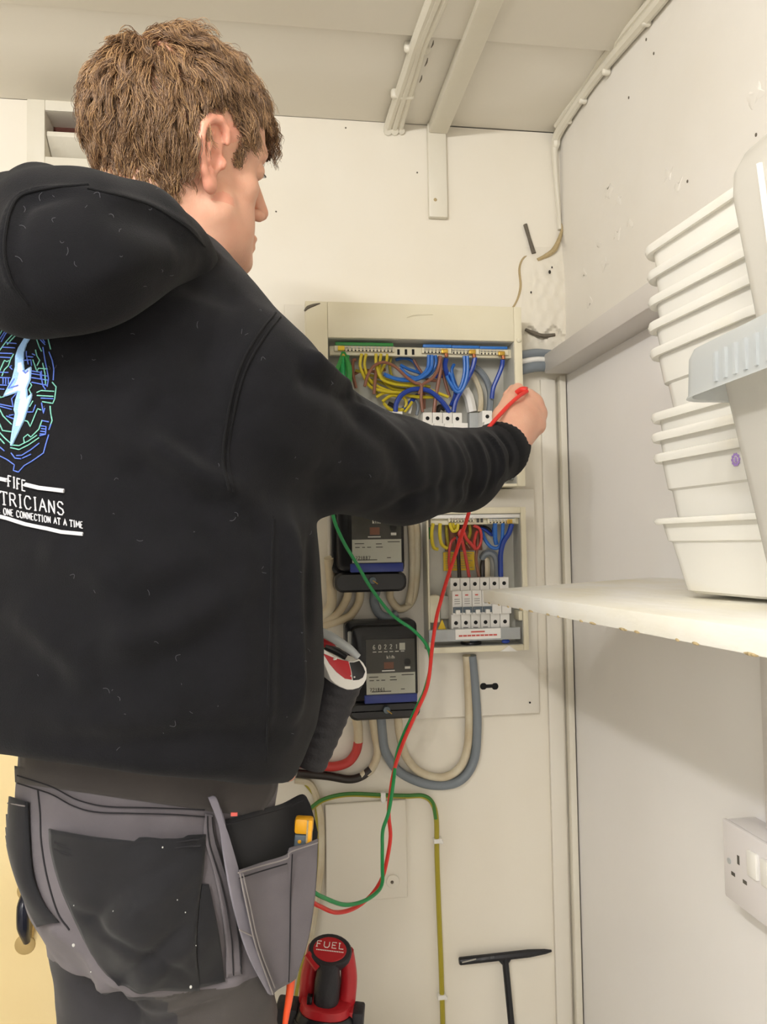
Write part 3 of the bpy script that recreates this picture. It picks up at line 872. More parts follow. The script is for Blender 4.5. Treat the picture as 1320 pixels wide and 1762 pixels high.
a0, a1, c0, c1 = rect(*zl(270, 565), *zl(605, 765), 1.385)
wl = MB().box(a0, a1, 1.3835, 1.3855, c0, c1).build('warning_label', M['l_yel'], cl)
lb = MB()
for k in range(7):
    zz = c1 - (c1 - c0) * (k + .8) / 8
    lb.box(a0 + .004, a1 - .004 - .004 * (k % 3), 1.3828, 1.3834, zz - .0006, zz + .0006)
lb.build('print', M['tan'], wl)

YN2 = 1.346
X0 = onY(*zl(345, 900), YN2)[0]
X1 = onY(*zl(980, 900), YN2)[0]
ztop = (onY(*zl(345, 842), YN2)[2] + onY(*zl(980, 842), YN2)[2]) / 2
zbot = (onY(*zl(360, 1405), YN2)[2] + onY(*zl(985, 1390), YN2)[2]) / 2
for k in range(6):
    xa, xb = X0 + (X1 - X0) * k / 6, X0 + (X1 - X0) * (k + 1) / 6
    o = module(cl, xa, xb, zbot, ztop, YN2, depth=.034)
    hh = ztop - zbot
    xm = (xa + xb) / 2
    if k < 4:
        MB().box(xa + .001, xb - .001, YN2 - .0165, YN2 - .0118, zbot + hh * .34, zbot + hh * .45).build('toggle_guard', M['dgrey'], o, bevel=.0006)
        MB().box(xm - .005, xm + .003, YN2 - .022, YN2 - .016, zbot + hh * .315, zbot + hh * .40).build('toggle', M['pwhite'], o, bevel=.001)
        if k < 3:
            MB().box(xm - .0035, xm + .002, YN2 - .0128, YN2 - .0119, zbot + hh * .665, zbot + hh * .69).build('red_mark', M['l_red'], o)
        pr = MB()
        for q in (.60, .56, .515):
            pr.box(xm - .005, xm + .005, YN2 - .0124, YN2 - .0119, zbot + hh * q - .0004, zbot + hh * q + .0004)
        pr.build('print', M['l_ink'], o)
        MB().box(xm - .005, xm + .004, YN2 - .0005, YN2 + .0003, zbot + hh * .03, zbot + hh * .042).build('marking', M['l_ink'], o)
    elif k == 5:
        MB().box(xm - .003, xm + .003, YN2 - .0135, YN2 - .0119, zbot + hh * .44, zbot + hh * .455).build('marking', M['l_ink'], o)
a0, a1, c0, c1 = rect(*zl(115, 1395), *zl(1105, 1525), 1.338)
mr = MB().box(a0, a1, 1.338, 1.346, c0, c1).build('cover_strip', M['pgrey'], cl, bevel=.001)
a0, a1, c0, c1 = rect(*zl(400, 1395), *zl(890, 1505), 1.3376)
mr2 = MB().box(a0, a1, 1.3368, 1.3379, c0, c1).build('warning_label', M['l_white'], mr)
lb = MB()
zz = c0 + (c1 - c0) * .72
lb.box((a0 + a1) / 2 - .013, (a0 + a1) / 2 + .012, 1.3362, 1.3367, zz - .0012, zz + .0012)
zz = c0 + (c1 - c0) * .36
for k in range(9):
    xx = a0 + .006 + k * (a1 - a0 - .012) / 9
    lb.box(xx, xx + (a1 - a0 - .012) / 9 - .0012, 1.3362, 1.3367, zz - .0014, zz + .0014)
lb.build('red_lettering', M['l_red'], mr)
for (qa, qb, nm, mk, yy) in (((118, 1035), (235, 1330), 'cream_block', 'pcream', 1.350), ((235, 1040), (330, 1290), 'grey_block', 'encl_in', 1.365), ((1085, 1200), (1190, 1305), 'clip_block', 'pcream', 1.346)):
    a0, a1, c0, c1 = rect(*zl(*qa), *zl(*qb), yy)
    MB().box(a0, a1, yy, yy + .03, c0, c1).build(nm, M[mk], cl, bevel=.002)
a, b, c = onY(*zl(210, 1400), 1.3475), onY(*zl(300, 1400), 1.3475), onY(*zl(258, 1295), 1.3475)
tri = MB()
d = np.array((0, .0015, 0))
tri.add([a, b, c, a + d, b + d, c + d], [(0, 1, 2), (5, 4, 3), (0, 3, 4, 1), (1, 4, 5, 2), (2, 5, 3, 0)]).build('warning_triangle', M['l_yel'], cl)
a, b, c = onY(*zl(890, 1640), YG - .001), onY(*zl(1075, 1640), YG - .001), onY(*zl(980, 1578), YG - .001)
MB().add([a, b, c, a + d, b + d, c + d], [(0, 1, 2), (5, 4, 3), (0, 3, 4, 1), (1, 4, 5, 2), (2, 5, 3, 0)]).build('paper_flap', M['l_white'], cl)
c = onY(*zl(570, 1600), 1.37)
MB().cyl((c[0], 1.37, iz0 + .0005), (c[0], 1.37, iz0 + .005), .019, 20).build('cable_gland', M['black'], cl, bevel=.001)
MB().tube([(c[0] + .004, 1.365, iz0 + .03), (c[0] + .004, 1.37, iz0 - .002)], .008, 10, 1).build('grey_cable', M['w_grey'], cl, smooth=True)
MB().tube([(c[0] - .008, 1.365, iz0 + .03), (c[0] - .008, 1.372, iz0 - .002)], .007, 10, 1).build('white_cable', M['w_cream'], cl, smooth=True)
p = onY(*zl(945, 1530), 1.344)
MB().ball(p, (.008, .004, .004), 7).build('blue_plug', M['w_dblue'], cl, smooth=True)


# ------------------------------------------------------------------ electricity meters
def meter(px0, px1, pytop, pyplate, pybot, label, digits):
    """black-cased meter: body, clear cover, printed plates, blue strip, terminal cover"""
    yb, yf = YK - .0005, YK - .085
    X0, X1 = onY(px0, pybot, yf)[0], onY(px1, pybot, yf)[0]
    ZT = onY((px0 + px1) / 2, pytop, yf)[2]
    ZB = onY((px0 + px1) / 2, pybot, yf)[2]
    wd, hh = X1 - X0, ZT - ZB
    t = thing('electricity_meter', label, 'meter', ((X0 + X1) / 2, YK, ZB), 'electricity meters')
    # body: tapering box with rounded corners
    def rr(x0, x1, z0, z1, y, r=.012, k=5):
        out = []
        for (cx, cz, a0) in ((x1 - r, z1 - r, 0), (x0 + r, z1 - r, 90), (x0 + r, z0 + r, 180), (x1 - r, z0 + r, 270)):
            for q in range(k):
                a = math.radians(a0 + 90 * q / (k - 1))
                out.append((cx + r * math.cos(a), y, cz + r * math.sin(a)))
        return out
    zt0 = ZB + hh * .215
    MB().rings([rr(X0, X1, zt0 - .01, ZT, yb), rr(X0, X1, zt0 - .01, ZT, yb - .03), rr(X0 + .006, X1 - .006, zt0 - .01, ZT - .006, yb - .034)]).build('case', M['black'], t, smooth=True)
    MB().rings([rr(X0 + .008, X1 - .008, zt0 - .004, ZT - .008, yb - .034), rr(X0 + .009, X1 - .009, zt0 - .004, ZT - .009, yb - .062), rr(X0 + .017, X1 - .015, zt0, ZT - .03, yb - .068)]).build('cover', M['black'], t, smooth=True)
    # face plates
    px = X0 + wd * .25
    pw = X1 - wd * .09
    zp1, zp0 = ZT - hh * .175, zt0 + hh * .01
    zmid = zp0 + (zp1 - zp0) * .43
    yp = yb - .0705
    pd = MB().box(px, pw, yp, yp + .003, zmid, zp1).build('face_plate', M['plate'], t)
    pl = MB().box(px, pw, yp - .0004, yp + .003, zp0 + hh * .045, zmid - .0002).build('rating_plate', M['platel'], t)
    W_ = pw - px
    tx = MB()
    if digits:
        for k, ch in enumerate(digits):
            text_on_plane(tx, ch, (px + W_ * (.14 + .115 * k), yp - .0006, zp1 - (zp1 - zmid) * .29), (1, 0, 0), (0, 0, 1), .0075, .0007, .0042)
        dl = MB()
        for k in range(6):
            dl.box(px + W_ * (.135 + .115 * k), px + W_ * (.21 + .115 * k), yp - .0006, yp, zp1 - (zp1 - zmid) * .38, zp1 - (zp1 - zmid) * .355)
        dl.build('print', M['l_white'], pd)
        MB().box(px + W_ * .685, px + W_ * .80, yp - .0012, yp, zp1 - (zp1 - zmid) * .33, zp1 - (zp1 - zmid) * .12).build('last_digit_drum', M['platel'], pd)
    text_on_plane(tx, 'kWh', (px + W_ * .42, yp - .0006, zp1 - (zp1 - zmid) * .58), (1, 0, 0), (0, 0, 1), .0055, .0006, .014)
    tx.build('lettering', M['l_white'], pd)
    MB().box(px + W_ * .36, px + W_ * .56, yp - .0008, yp, zmid + (zp1 - zmid) * .12, zmid + (zp1 - zmid) * .32).build('disc_window', M['w_brown'], pd)
    MB().box(px + W_ * .32, px + W_ * .58, yp - .0012, yp, zmid + (zp1 - zmid) * .05, zmid + (zp1 - zmid) * .08).build('disc_edge', M['steel'], pd)
    MB().box(px + W_ * .79, px + W_ * .90, yp - .0008, yp, zmid + (zp1 - zmid) * .10, zmid + (zp1 - zmid) * .17).build('print', M['l_white'], pd)
    MB().cyl((px + W_ * .84, yp - .001, zmid + (zp1 - zmid) * .3), (px + W_ * .84, yp + .001, zmid + (zp1 - zmid) * .3), .006, 14).build('round_mark', M['black'], pd)
    t2 = MB()
    text_on_plane(t2, '721861' if digits else '721887', (px + W_ * .06, yp - .0008, zp0 + hh * .075), (1, 0, 0), (0, 0, 1), .0055, .0005, .026)
    for (u0, u1, v) in ((.05, .24, .82), (.48, .6, .80), (.72, .97, .88), (.06, .15, .66), (.2, .26, .66), (.3, .38, .66), (.48, .62, .66), (.70, .78, .2), (.1, .5, .12)):
        zz = zp0 + hh * .045 + (zmid - zp0 - hh * .045) * v
        t2.box(px + W_ * u0, px + W_ * u1, yp - .0008, yp - .0003, zz - .0007, zz + .0007)
    t2.build('lettering', M['l_ink'], pl)
    MB().box(px - .004, pw + .003, yp - .002, yp + .006, zp0 - .008, zp0 + hh * .04).build('blue_strip', M['mblue'], t, bevel=.002)
    # terminal cover
    tb = [rr(X0 + .002, X1 - .002, ZB, zt0 - .006, yb - .02, .014), rr(X0 + .002, X1 - .002, ZB, zt0 - .006, yb - .06, .014), rr(X0 + .006, X1 - .006, ZB + .004, zt0 - .010, yb - .064, .012)]
    MB().rings(tb).build('terminal_cover', M['black'], t, smooth=True)
    sc_ = np.array(((X0 + X1) / 2 + .002, yb - .064, (ZB + zt0) / 2))
    MB().cyl(sc_, sc_ + np.array((0, -.010, 0)), .0060, 14).build('sealing_screw', M['dgrey'], t, bevel=.001)
    MB().tube([sc_ + np.array((0, -.011, 0)), sc_ + np.array((.008, -.013, -.006))], .0009, 5, 1).build('seal_wire', M['brass'], t)
    # clear outer window
    MB().rings([rr(px - .008, pw + .006, zp0 + hh * .045, zp1 + .008, yb - .0745, .006), rr(px - .008, pw + .006, zp0 + hh * .045, zp1 + .008, yb - .0755, .006)]).build('clear_window', M['glass'], t)
    # hinge lug on the top left
    MB().box(X0 + .004, X0 + .016, yb - .05, yb - .034, ZT - hh * .27, ZT - hh * .10).build('sealing_lug', M['pgrey'], t, bevel=.003)
    return t, (X0, X1, ZB)


m1, g1 = meter(576, 706, 830, 0, 1020, 'upper black meter half hidden by the sleeve, showing only its lower plate', None)
m2, g2 = meter(601, 730, 1072, 0, 1243, 'lower black meter with a five digit counter and blue strip, above the cable loops', '60221')


def cable(name, lab, mk, r, pts, group=None, base=None, sub=8, cat='cable'):
    P = [np.array(p) for p in pts]
    return single(MB().tube(P, r, 10, sub), name, M[mk], lab, cat, P[0] if base is None else base, group, smooth=True)


yc = YK - .03
cable('supply_cable', 'slate grey cable looping from the lower meter up to the lower fuse box', 'w_grey', .0085,
      [onY(655, 1228, yc), onY(658, 1262, YB - .03), onY(664, 1295, YB - .018), onY(690, 1330, YB - .012), onY(740, 1350, YB - .012), onY(788, 1345, YB - .012), onY(815, 1310, YB - .014), onY(821, 1250, YB - .022), onY(818, 1190, YK - .012), onY(812, 1128, YK - .022)], 'meter tail cables')
cable('supply_cable', 'pale beige cable looping inside the grey one to the lower fuse box', 'w_cream', .0075,
      [onY(684, 1225, yc), onY(688, 1262, YB - .034), onY(698, 1300, YB - .02), onY(722, 1328, YB - .01), onY(760, 1338, YB - .01), onY(790, 1322, YB - .012), onY(804, 1288, YB - .014), onY(807, 1240, YB - .022), onY(806, 1190, YK - .009), onY(803, 1128, YK - .02)], 'meter tail cables')
cable('supply_cable', 'red cable with a stripped white top bending left from the lower meter', 'w_red', .0085,
      [onY(617, 1275, YB - .02), onY(612, 1295, YB - .014), onY(598, 1312, YB - .012), onY(572, 1319, YB - .012), onY(540, 1315, YB - .012), onY(490, 1310, YB - .012)], 'meter tail cables')
cable('supply_cable', 'scraped whitish cable end entering the lower meter above the red cable', 'w_cream', .0085,
      [onY(612, 1228, yc), onY(616, 1250, YB - .026), onY(617, 1276, YB - .02)], 'meter tail cables')
cable('supply_cable', 'cream cable dropping from the lower meter and turning black to the left', 'w_cream', .0075,
      [onY(640, 1228, yc), onY(646, 1265, YB - .024), onY(650, 1295, YB - .014), onY(640, 1322, YB - .012), onY(622, 1336, YB - .012)], 'meter tail cables')
cable('supply_cable', 'black cable running left below the red cable', 'w_black', .0075,
      [onY(638, 1324, YB - .012), onY(622, 1336, YB - .012), onY(600, 1341, YB - .012), onY(560, 1335, YB - .012), onY(500, 1330, YB - .012)], 'meter tail cables')
# tails of the upper meter
for k, (nm, mk, r, pts) in enumerate((
    ('slate grey', 'w_grey', .0085, [(648, 1012), (644, 1035), (652, 1055), (668, 1063), (684, 1056)]),
    ('long pale', 'w_cream', .007, [(672, 1012), (672, 1030), (688, 1048), (708, 1035), (716, 1000), (718, 940), (716, 900)]),
    ('pale inner', 'w_cream', .0065, [(703, 1040), (709, 1000), (709, 940), (706, 890)]),
    ('scuffed cream', 'w_cream', .0075, [(620, 1012), (618, 1035), (604, 1058), (588, 1066), (556, 1076), (530, 1082)]),
    ('stained cream', 'w_cream', .0075, [(600, 1012), (596, 1032), (580, 1056), (560, 1066), (535, 1070)]),
    ('outermost cream', 'w_cream', .009, [(566, 960), (570, 1000), (570, 1040), (556, 1060), (536, 1068)]))):
    dd = [YK - .03] + [YK - .012] * (len(pts) - 1)
    if k in (1, 2): dd = [YK - .03] * 1 + [YK - .012] * (len(pts) - 1)
    cable('meter_tail', nm + (' cable bending below the upper meter' if k in (0, 3, 4, 5) else ' cable rising beside the upper meter'), mk, r, [onY(x, y, d_) for (x, y), d_ in zip(pts, dd)], 'cables at the upper meter')

# main earth cable with its clips, over the lower wall
ec = thing('earth_cable', 'green and yellow earth cable clipped over the lower wall down to the floor', 'cable', onY(755, 1500, YB))
EP = [onY(x, y, YB - .0125) for x, y in ((500, 1420), (535, 1391), (560, 1375), (600, 1367), (660, 1369), (700, 1370), (728, 1370), (744, 1382), (751, 1410), (752, 1470), (755, 1560), (759, 1660), (762, 1762), (763, 1850), (764, 2050), (764, 2160))]
MB().tube(EP, .0046, 8).build('yellow_sheath', M['w_olive'], ec, smooth=True)
MB().tube([p + np.array((-.0014 if k > 7 else 0, -.0022, .0018)) for k, p in enumerate(EP[:9])], .0034, 8).build('green_stripe', M['w_dgreen'], ec, smooth=True)
for (x, y, hv) in ((659, 1370, 0), (753, 1446, 1), (760, 1714, 1)):
    c = onY(x, y, YB - .0125)
    mb = MB().obox(c, (1, 0, 0), (0, 1, 0), (0, 0, 1), .0045 if not hv else .0075, .006, .0075 if not hv else .004)
    mb.cyl(c + np.array((.007, -.004, -.003)) if hv else c + np.array((0, -.004, -.009)), c + np.array((.007, .005, -.003)) if hv else c + np.array((0, .005, -.009)), .0035, 8)
    mb.build('cable_clip', M['pwhite'], ec, bevel=.001)
# ------------------------------------------------------------------ shelf on the right wall
XS = .30
A_ = onX(831, 1015, XS); B_ = onX(1293, 1080, XS); A2 = onX(834, 1037, XS); B2 = onX(1318, 1133, XS)
yA, yE = float(A_[1]), .12
sl = (B_[2] - A_[2]) / (B_[1] - A_[1])
zAt, zAb = float(A_[2]), float(A2[2])
zBt = float(A_[2] + sl * (yE - yA)); zBb = float(A2[2] + (B2[2] - A2[2]) / (B2[1] - A2[1]) * (yE - yA))
up = .012
sh = thing('wall_shelf', 'worn white chipboard shelf on the right wall carrying the plastic tubs', 'shelf', (XR, (yA + yE) / 2, zAb))
xw = XR - .0062
mb = MB()
mb.add([(XS, yE, zBb), (xw, yE, zBb + up), (xw, yA, zAb + up), (XS, yA, zAb), (XS, yE, zBt), (xw, yE, zBt + up), (xw, yA, zAt + up), (XS, yA, zAt)],
       [(0, 3, 2, 1), (4, 5, 6, 7), (0, 1, 5, 4), (1, 2, 6, 5), (2, 3, 7, 6), (3, 0, 4, 7)])
mb.build('shelf_board', M['shelf'], sh, bevel=.0012)
chips = MB()
for k in range(16):
    yy = yA - .03 - k * .045 - .01 * math.sin(k * 3)
    zz = zAb + (zBb - zAb) * (yA - yy) / (yA - yE)
    chips.ball((XS + .0005, yy, zz + .0006), (.0012, .006 + .003 * math.sin(k * 5), .0014), 5)
chips.build('chipped_edge', M['tan'], sh, smooth=True, kind='stuff')


def zshelf(x, y):
    t = (yA - y) / (yA - yE)
    return zAt + (zBt - zAt) * t + up * (x - XS) / (xw - XS)


# vertical mini trunking between shelf and socket, and the double socket
p0, p1 = onX(1243, 1408, XR - .048), onX(1247, 1540, XR - .048)
sy1 = float((p0[1] + p1[1]) / 2); sz1, sz0 = float(p0[2]), float(p1[2])
sd = .036
XW2 = XR - .0062
so = thing('double_socket', 'white double wall socket in a surface box below the shelf on the right wall', 'socket', (XW2, sy1 - .073, sz0))
hgt = sz1 - sz0
MB().box(XW2 - sd, XW2, sy1 - .146, sy1, sz0, sz1).build('back_box', M['sock'], so, bevel=.003)
xf = XW2 - sd - .006
MB().box(xf, XW2 - sd - .0003, sy1 - .1465, sy1 + .0005, sz0 - .0005, sz1 + .0005).build('face_plate', M['sock'], so, bevel=.0025)
for (yc_, sgn) in ((sy1 - .036, 1), (sy1 - .110, -1)):
    pass
for o_ in (0, 1):
    yb_ = sy1 - (.030 if o_ == 0 else .116)
    hb_ = MB()
    zc_ = sz0 + hgt * .42
    hb_.box(xf - .0004, xf + .002, yb_ - .002, yb_ + .002, zc_ + .010, zc_ + .020)
    hb_.box(xf - .0004, xf + .002, yb_ + .0075, yb_ + .0145, zc_ - .007, zc_ - .003)
    hb_.box(xf - .0004, xf + .002, yb_ - .0145, yb_ - .0075, zc_ - .007, zc_ - .003)
    hb_.build('pin_slots', M['l_ink'], so)
    ys_ = sy1 - (.059 if o_ == 0 else .083)
    MB().box(xf - .004, xf + .001, ys_ - .0085, ys_ + .0085, sz0 + hgt * .50, sz0 + hgt * .82).build('rocker_switch', M['pwhite'], so, bevel=.0015)
for yy in (sy1 - .012, sy1 - .134):
    MB().cyl((xf - .0008, yy, sz0 + hgt * .5), (xf + .001, yy, sz0 + hgt * .5), .0035, 12).build('screw_cap', M['pgrey'], so)
pt = onX(1311, 1250, XW2 - .016)
ty = float(pt[1])
single(MB().box(XW2 - .016, XW2, ty - .016, ty, sz1 + .001, zAb + up * .9), 'mini_trunking', M['rail'], 'grey white cable trunking rising from the double socket to the shelf', 'trunking', (XW2, ty, sz1), bevel=.001)


# ------------------------------------------------------------------ plastic tubs
def rrect(hx, hy, r, z, k=6):
    out = []
    for (sx, sy, a0) in ((1, 1, 0), (-1, 1, 90), (-1, -1, 180), (1, -1, 270)):
        for q in range(k):
            a = math.radians(a0 + 90 * q / (k - 1))
            out.append((sx * (hx - r) + r * math.cos(a), sy * (hy - r) + r * math.sin(a), z))
    return out


TH, TLX, TLY = .112, .080, .084        # tub height, half width, half length at the rim


def tub_body(mb, h, hx, hy, tx, ty, step=.034):
    t = .0016
    def at(z, o):
        f = z / h
        s = 0.0 if z > h - step else .0025
        return rrect(hx - tx * (1 - f) - s - o, hy - ty * (1 - f) - s - o, .022, z)
    rs = [at(0, .004), at(.004, 0), at(.02, 0), at(h * .45, 0), at(h - step - .001, 0), at(h - step + .001, 0), at(h, 0), at(h, t), at(h - step + .001, t), at(h - step - .001, t), at(h * .45, t), at(.006, t), at(.0025, .006)]
    mb.rings(rs)
    return mb


def make_tub(label, group):
    t = thing('storage_tub', label, 'tub', (0, 0, 0), group)
    tub_body(MB(), TH, TLX, TLY, .013, .014).build('body', M['tub'], t, smooth=True, local=True)
    rs = []
    for (o, z) in ((-.001, TH - .006), (.0045, TH - .007), (.0058, TH - .003), (.0048, TH + .001), (.001, TH + .002), (-.002, TH + .0005)):
        rs.append(rrect(TLX + o, TLY + o, .024, z))
    MB().rings(rs, False, False).build('rim', M['tub'], t, smooth=True, local=True)
    return t


rims_y = [895, 851, 778, 734, 610, 566, 524, 480, 437]
rims_x = [1136, 1131, 1125, 1123, 1112, 1109, 1106, 1102, 1100]
TROT = math.radians(5.0)
tc0 = np.array((.458, .632))
c5, s5 = math.cos(TROT), math.sin(TROT)
far_left = np.array((-(TLX + .004) * c5 - (TLY + .004) * s5, -(TLX + .004) * s5 + (TLY + .004) * c5))
names = ['bottom milky plastic tub of the stack, standing on the shelf', 'second milky tub from the shelf, marked with a small purple stamp', 'third milky tub from the shelf, just above the purple-stamped tub', 'fourth milky tub from the shelf, just below the widest gap in the stack',
         'fifth milky tub from the shelf, the deep one with the widest exposed side', 'sixth milky tub from the shelf, first of the close rims above the deep one', 'seventh milky tub from the shelf, third down from the top', 'second milky tub from the top of the stack', 'topmost milky tub of the tall stack, touching nothing above']
proto = make_tub(names[0], 'stack of milky plastic tubs')
tubs = [proto] + [copy_tree(proto) for _ in range(8)]
zprev = None
for k, t in enumerate(tubs):
    t['label'] = names[k]
    # height of this rim measured where its far left corner stands
    fl = tc0 + far_left + np.array((.0012 * math.sin(k * 2.1), .0015 * math.cos(k * 1.7)))
    r = ray(rims_x[k], rims_y[k])
    s = fl[1] / r[1]
    zr = float(CAM[2] + r[2] * s)
    zb_ = zr - TH
    if k == 0: zb_ = zshelf(tc0[0], tc0[1]) + .002
    t.location = (tc0[0] + .0012 * math.sin(k * 2.1), tc0[1] + .0015 * math.cos(k * 1.7), zb_)
    if zprev is not None and zb_ < zprev + .02: t.location.z = zprev + .02
    zprev = t.location.z
    t.rotation_euler = (0, 0, TROT + .012 * math.sin(k * 1.3))
    BASE[t.name] = Vector(t.location)
# the lowest tub really stretches from the shelf to its rim
r = ray(rims_x[0], rims_y[0]); fl = tc0 + far_left
k0 = (float(CAM[2] + r[2] * fl[1] / r[1]) - tubs[0].location.z) / TH
tubs[0].scale = (1, 1, k0)
# purple stamp on the second tub's side
tt = tubs[1]
stm = MB()
for a in range(10):
    th = a * .63
    stm.ball((-TLX + .0014, -.034 + .0040 * math.cos(th), TH * .86 - .0045 * math.sin(th)), (.0006, .0015, .0015), 5)
stm.ball((-TLX + .0014, -.034, TH * .86), (.0006, .0013, .0030), 5)
M['purple'] = mat('purple_ink', 'A88ACB', .6)
stm.build('stamp', M['purple'], tt, local=True, smooth=True)

# bigger clear tub standing in front, with a bluish ribbed rim
FH = .180
ft = thing('storage_tub', 'large clear tub in front of the stack with a bluish ribbed rim', 'tub', (0, 0, 0))
FX, FY = .118, .133
tub_body(MB(), FH, FX, FY, .026, .018, .02).build('body', M['tubclear'], ft, smooth=True, local=True)
rs = [rrect(FX + o, FY + o2, .020, z) for (o, o2, z) in ((.0, .0, FH - .002), (.010, .006, FH + .003), (.013, .008, FH - .004), (.014, .009, FH - .030), (.015, .010, FH - .032), (.012, .007, FH - .031), (.011, .006, FH - .006), (.0, .0, FH - .006))]
MB().rings(rs, False, False).build('rim', M['lip'], ft, smooth=True, local=True)
rb = MB()
for k in range(12):
    y = FY - .045 - k * .0115
    rb.box(-FX - .0155, -FX - .012, y - .0014, y + .0014, FH - .028, FH - .008)
rb.build('rim_ribs', M['lip'], ft, local=True)
cf = np.array((.4255, .381))
ft.location = (cf[0], cf[1], zshelf(cf[0], cf[1]) + .003)
BASE[ft.name] = Vector(ft.location)
ft.rotation_euler = (0, 0, math.radians(-2))

# clear deep container with a looped handle standing inside that tub
jg = thing('plastic_container', 'tall clear plastic container with a looped handle standing in the large clear tub', 'container', (0, 0, 0))
JX, JY, JH = .095, .110, .318


def jr(o, z, r=.018):
    f = z / JH
    return rrect(JX - .034 * (1 - f) - o, JY - .026 * (1 - f) - o, r, z)


rs = [jr(.004, 0), jr(0, .004), jr(0, JH * .5), jr(0, JH - .034), jr(.002, JH - .020), jr(.008, JH - .009), jr(.018, JH - .002), jr(.030, JH, .02)]
MB().rings(rs, True, False).build('body', M['tubclear'], jg, smooth=True, local=True, solid=.0015)
loop = [(-JX + .006 - .001, -.02 + .03 * math.cos(a) * 1.0, JH * .60 + .055 * math.sin(a)) for a in np.linspace(0, 2 * math.pi, 17)]
MB().tube(loop, .0055, 8, 3).build('handle', M['tub'], jg, smooth=True, local=True)
MB().tube([(-JX + .001, JY - .05, JH - .03), (-JX + .006, JY - .05, JH * .75), (-JX + .012, JY - .052, JH * .55)], .0022, 6).build('moulded_rib', M['tub'], jg, smooth=True, local=True)
jg.location = (.412, .391, ft.location.z + .0045)
BASE[jg.name] = Vector(jg.location)
jg.rotation_euler = (0, 0, math.radians(-2))

# ------------------------------------------------------------------ black T-shaped key leaning on the lower back wall
k0_, k1_ = onY(790, 1654, YB - .014), onY(949, 1636, YB - .014)
tk = thing('tee_key', 'black metal T-shaped key with a pointed bar, leaning on the back wall', 'key', (onY(884, 1850, YB - .1)[0], YB - .1, 0))
dv = (k1_ - k0_) / np.linalg.norm(k1_ - k0_)
L_ = np.linalg.norm(k1_ - k0_)
MB().tube([k0_, k0_ + dv * .002, k0_ + dv * L_ * .75, k0_ + dv * L_ * .93, k1_], [.0055, .007, .007, .0045, .002], 8, 1).build('cross_bar', M['blackmetal'], tk, smooth=True)
ks = onY(869, 1648, YB - .014)
kb = onY(880, 1762, YB - .03)
dirk = (kb - ks) / np.linalg.norm(kb - ks)
MB().tube([ks, ks + dirk * ((ks[2] - .006) / -dirk[2])], [.0062, .0055], 10, 1).build('stem', M['blackmetal'], tk, smooth=True)
wm = MB().tube([ks + np.array((-.010, 0, -.001)), ks + np.array((0, -.001, -.010)), ks + np.array((.010, 0, .001))], .004, 7).build('weld', M['blackmetal'], tk, smooth=True)
MB().tube([k0_ + np.array((.004, -.0068, .001)), k0_ + np.array((.03, -.0068, .0045))], .0011, 5, 1).build('worn_edge', M['steel'], tk)

# ------------------------------------------------------------------ red and black cordless tool standing at the bottom
D0 = 1.08
top = W(568, 1630, D0)
tb = thing('power_tool', 'red and black cordless power tool standing upright by the lower wall', 'power tool', (top[0] + .01, top[1], .34))
axx = W(557, 1800, D0) - top
axx[2] *= 1.0
axx = axx / np.linalg.norm(axx)
axx = np.array((axx[0], .10, axx[2])); axx /= np.linalg.norm(axx)
rgt = np.array((.97, -.22, 0.0)); rgt -= axx * np.dot(rgt, axx); rgt /= np.linalg.norm(rgt)
fwd = np.cross(rgt, axx); fwd = -fwd if fwd[1] < 0 else fwd
PX = D0 / F_PX


def oval(c, rx, ry, n=28, pw=2.4):
    out = []
    for a in np.arange(n) * 2 * math.pi / n:
        ca, sa = math.cos(a), math.sin(a)
        out.append(c + rgt * rx * np.sign(ca) * abs(ca) ** (2 / pw) + fwd * ry * np.sign(sa) * abs(sa) ** (2 / pw))
    return out


nrmT = -axx * .80 - fwd * .6
nrmT /= np.linalg.norm(nrmT)


def along(px):                                     # distance down the handle, in picture pixels at this depth
    return top + axx * px * PX


# butt cap, tilted towards the room
capc = along(4)
fd2 = np.cross(nrmT, rgt); fd2 /= np.linalg.norm(fd2)


def tilt(c, rx, ry, n=28):
    return [c + rgt * rx * math.cos(a) + fd2 * ry * math.sin(a) for a in np.arange(n) * 2 * math.pi / n]


MB().rings([tilt(capc - nrmT * .030, 33 * PX, 22 * PX), tilt(capc - nrmT * .016, 37 * PX, 26 * PX), tilt(capc - nrmT * .003, 38 * PX, 27 * PX), tilt(capc, 36 * PX, 25 * PX)]).build('butt_cap', M['blackr'], tb, smooth=True)
emb = MB().rings([tilt(capc + nrmT * .0003, 29 * PX, 20 * PX), tilt(capc + nrmT * .0016, 28 * PX, 19 * PX)]).build('red_badge', M['redp'], tb, smooth=True)
tm = MB()
up_t = fd2 if fd2[2] > 0 else -fd2
text_on_plane(tm, 'FUEL', capc + nrmT * .0019 - rgt * 24 * PX + up_t * 2 * PX, rgt, up_t, 9 * PX, .0007, 48 * PX)
tm.box(0, 0, 0, 0, 0, 0) if False else None
for k in range(16):
    p = capc + nrmT * .0019 + rgt * (-22 + 3 * k) * PX - up_t * 3 * PX
    tm.obox(p, rgt, up_t, nrmT, .0009, .0006, .0004)
tm.build('lettering', M['l_white'], emb)
MB().rings([oval(along(18), 21 * PX, 22 * PX), oval(along(38), 19 * PX, 21 * PX), oval(along(60), 22 * PX, 24 * PX), oval(along(96), 22 * PX, 24 * PX)]).build('grip', M['blackr'], tb, smooth=True)
for sgn in (-1, 1):
    c0, c1 = along(12) + rgt * sgn * 28 * PX, along(108) + rgt * sgn * 34 * PX
    MB().tube([c0 + fwd * .012, (c0 + c1) / 2 + rgt * sgn * .003 + fwd * .014, c1 + fwd * .01], [.010, .012, .013], 10, 6).build('red_side', M['redp'], tb, smooth=True)
c0 = along(22) - rgt * 38 * PX
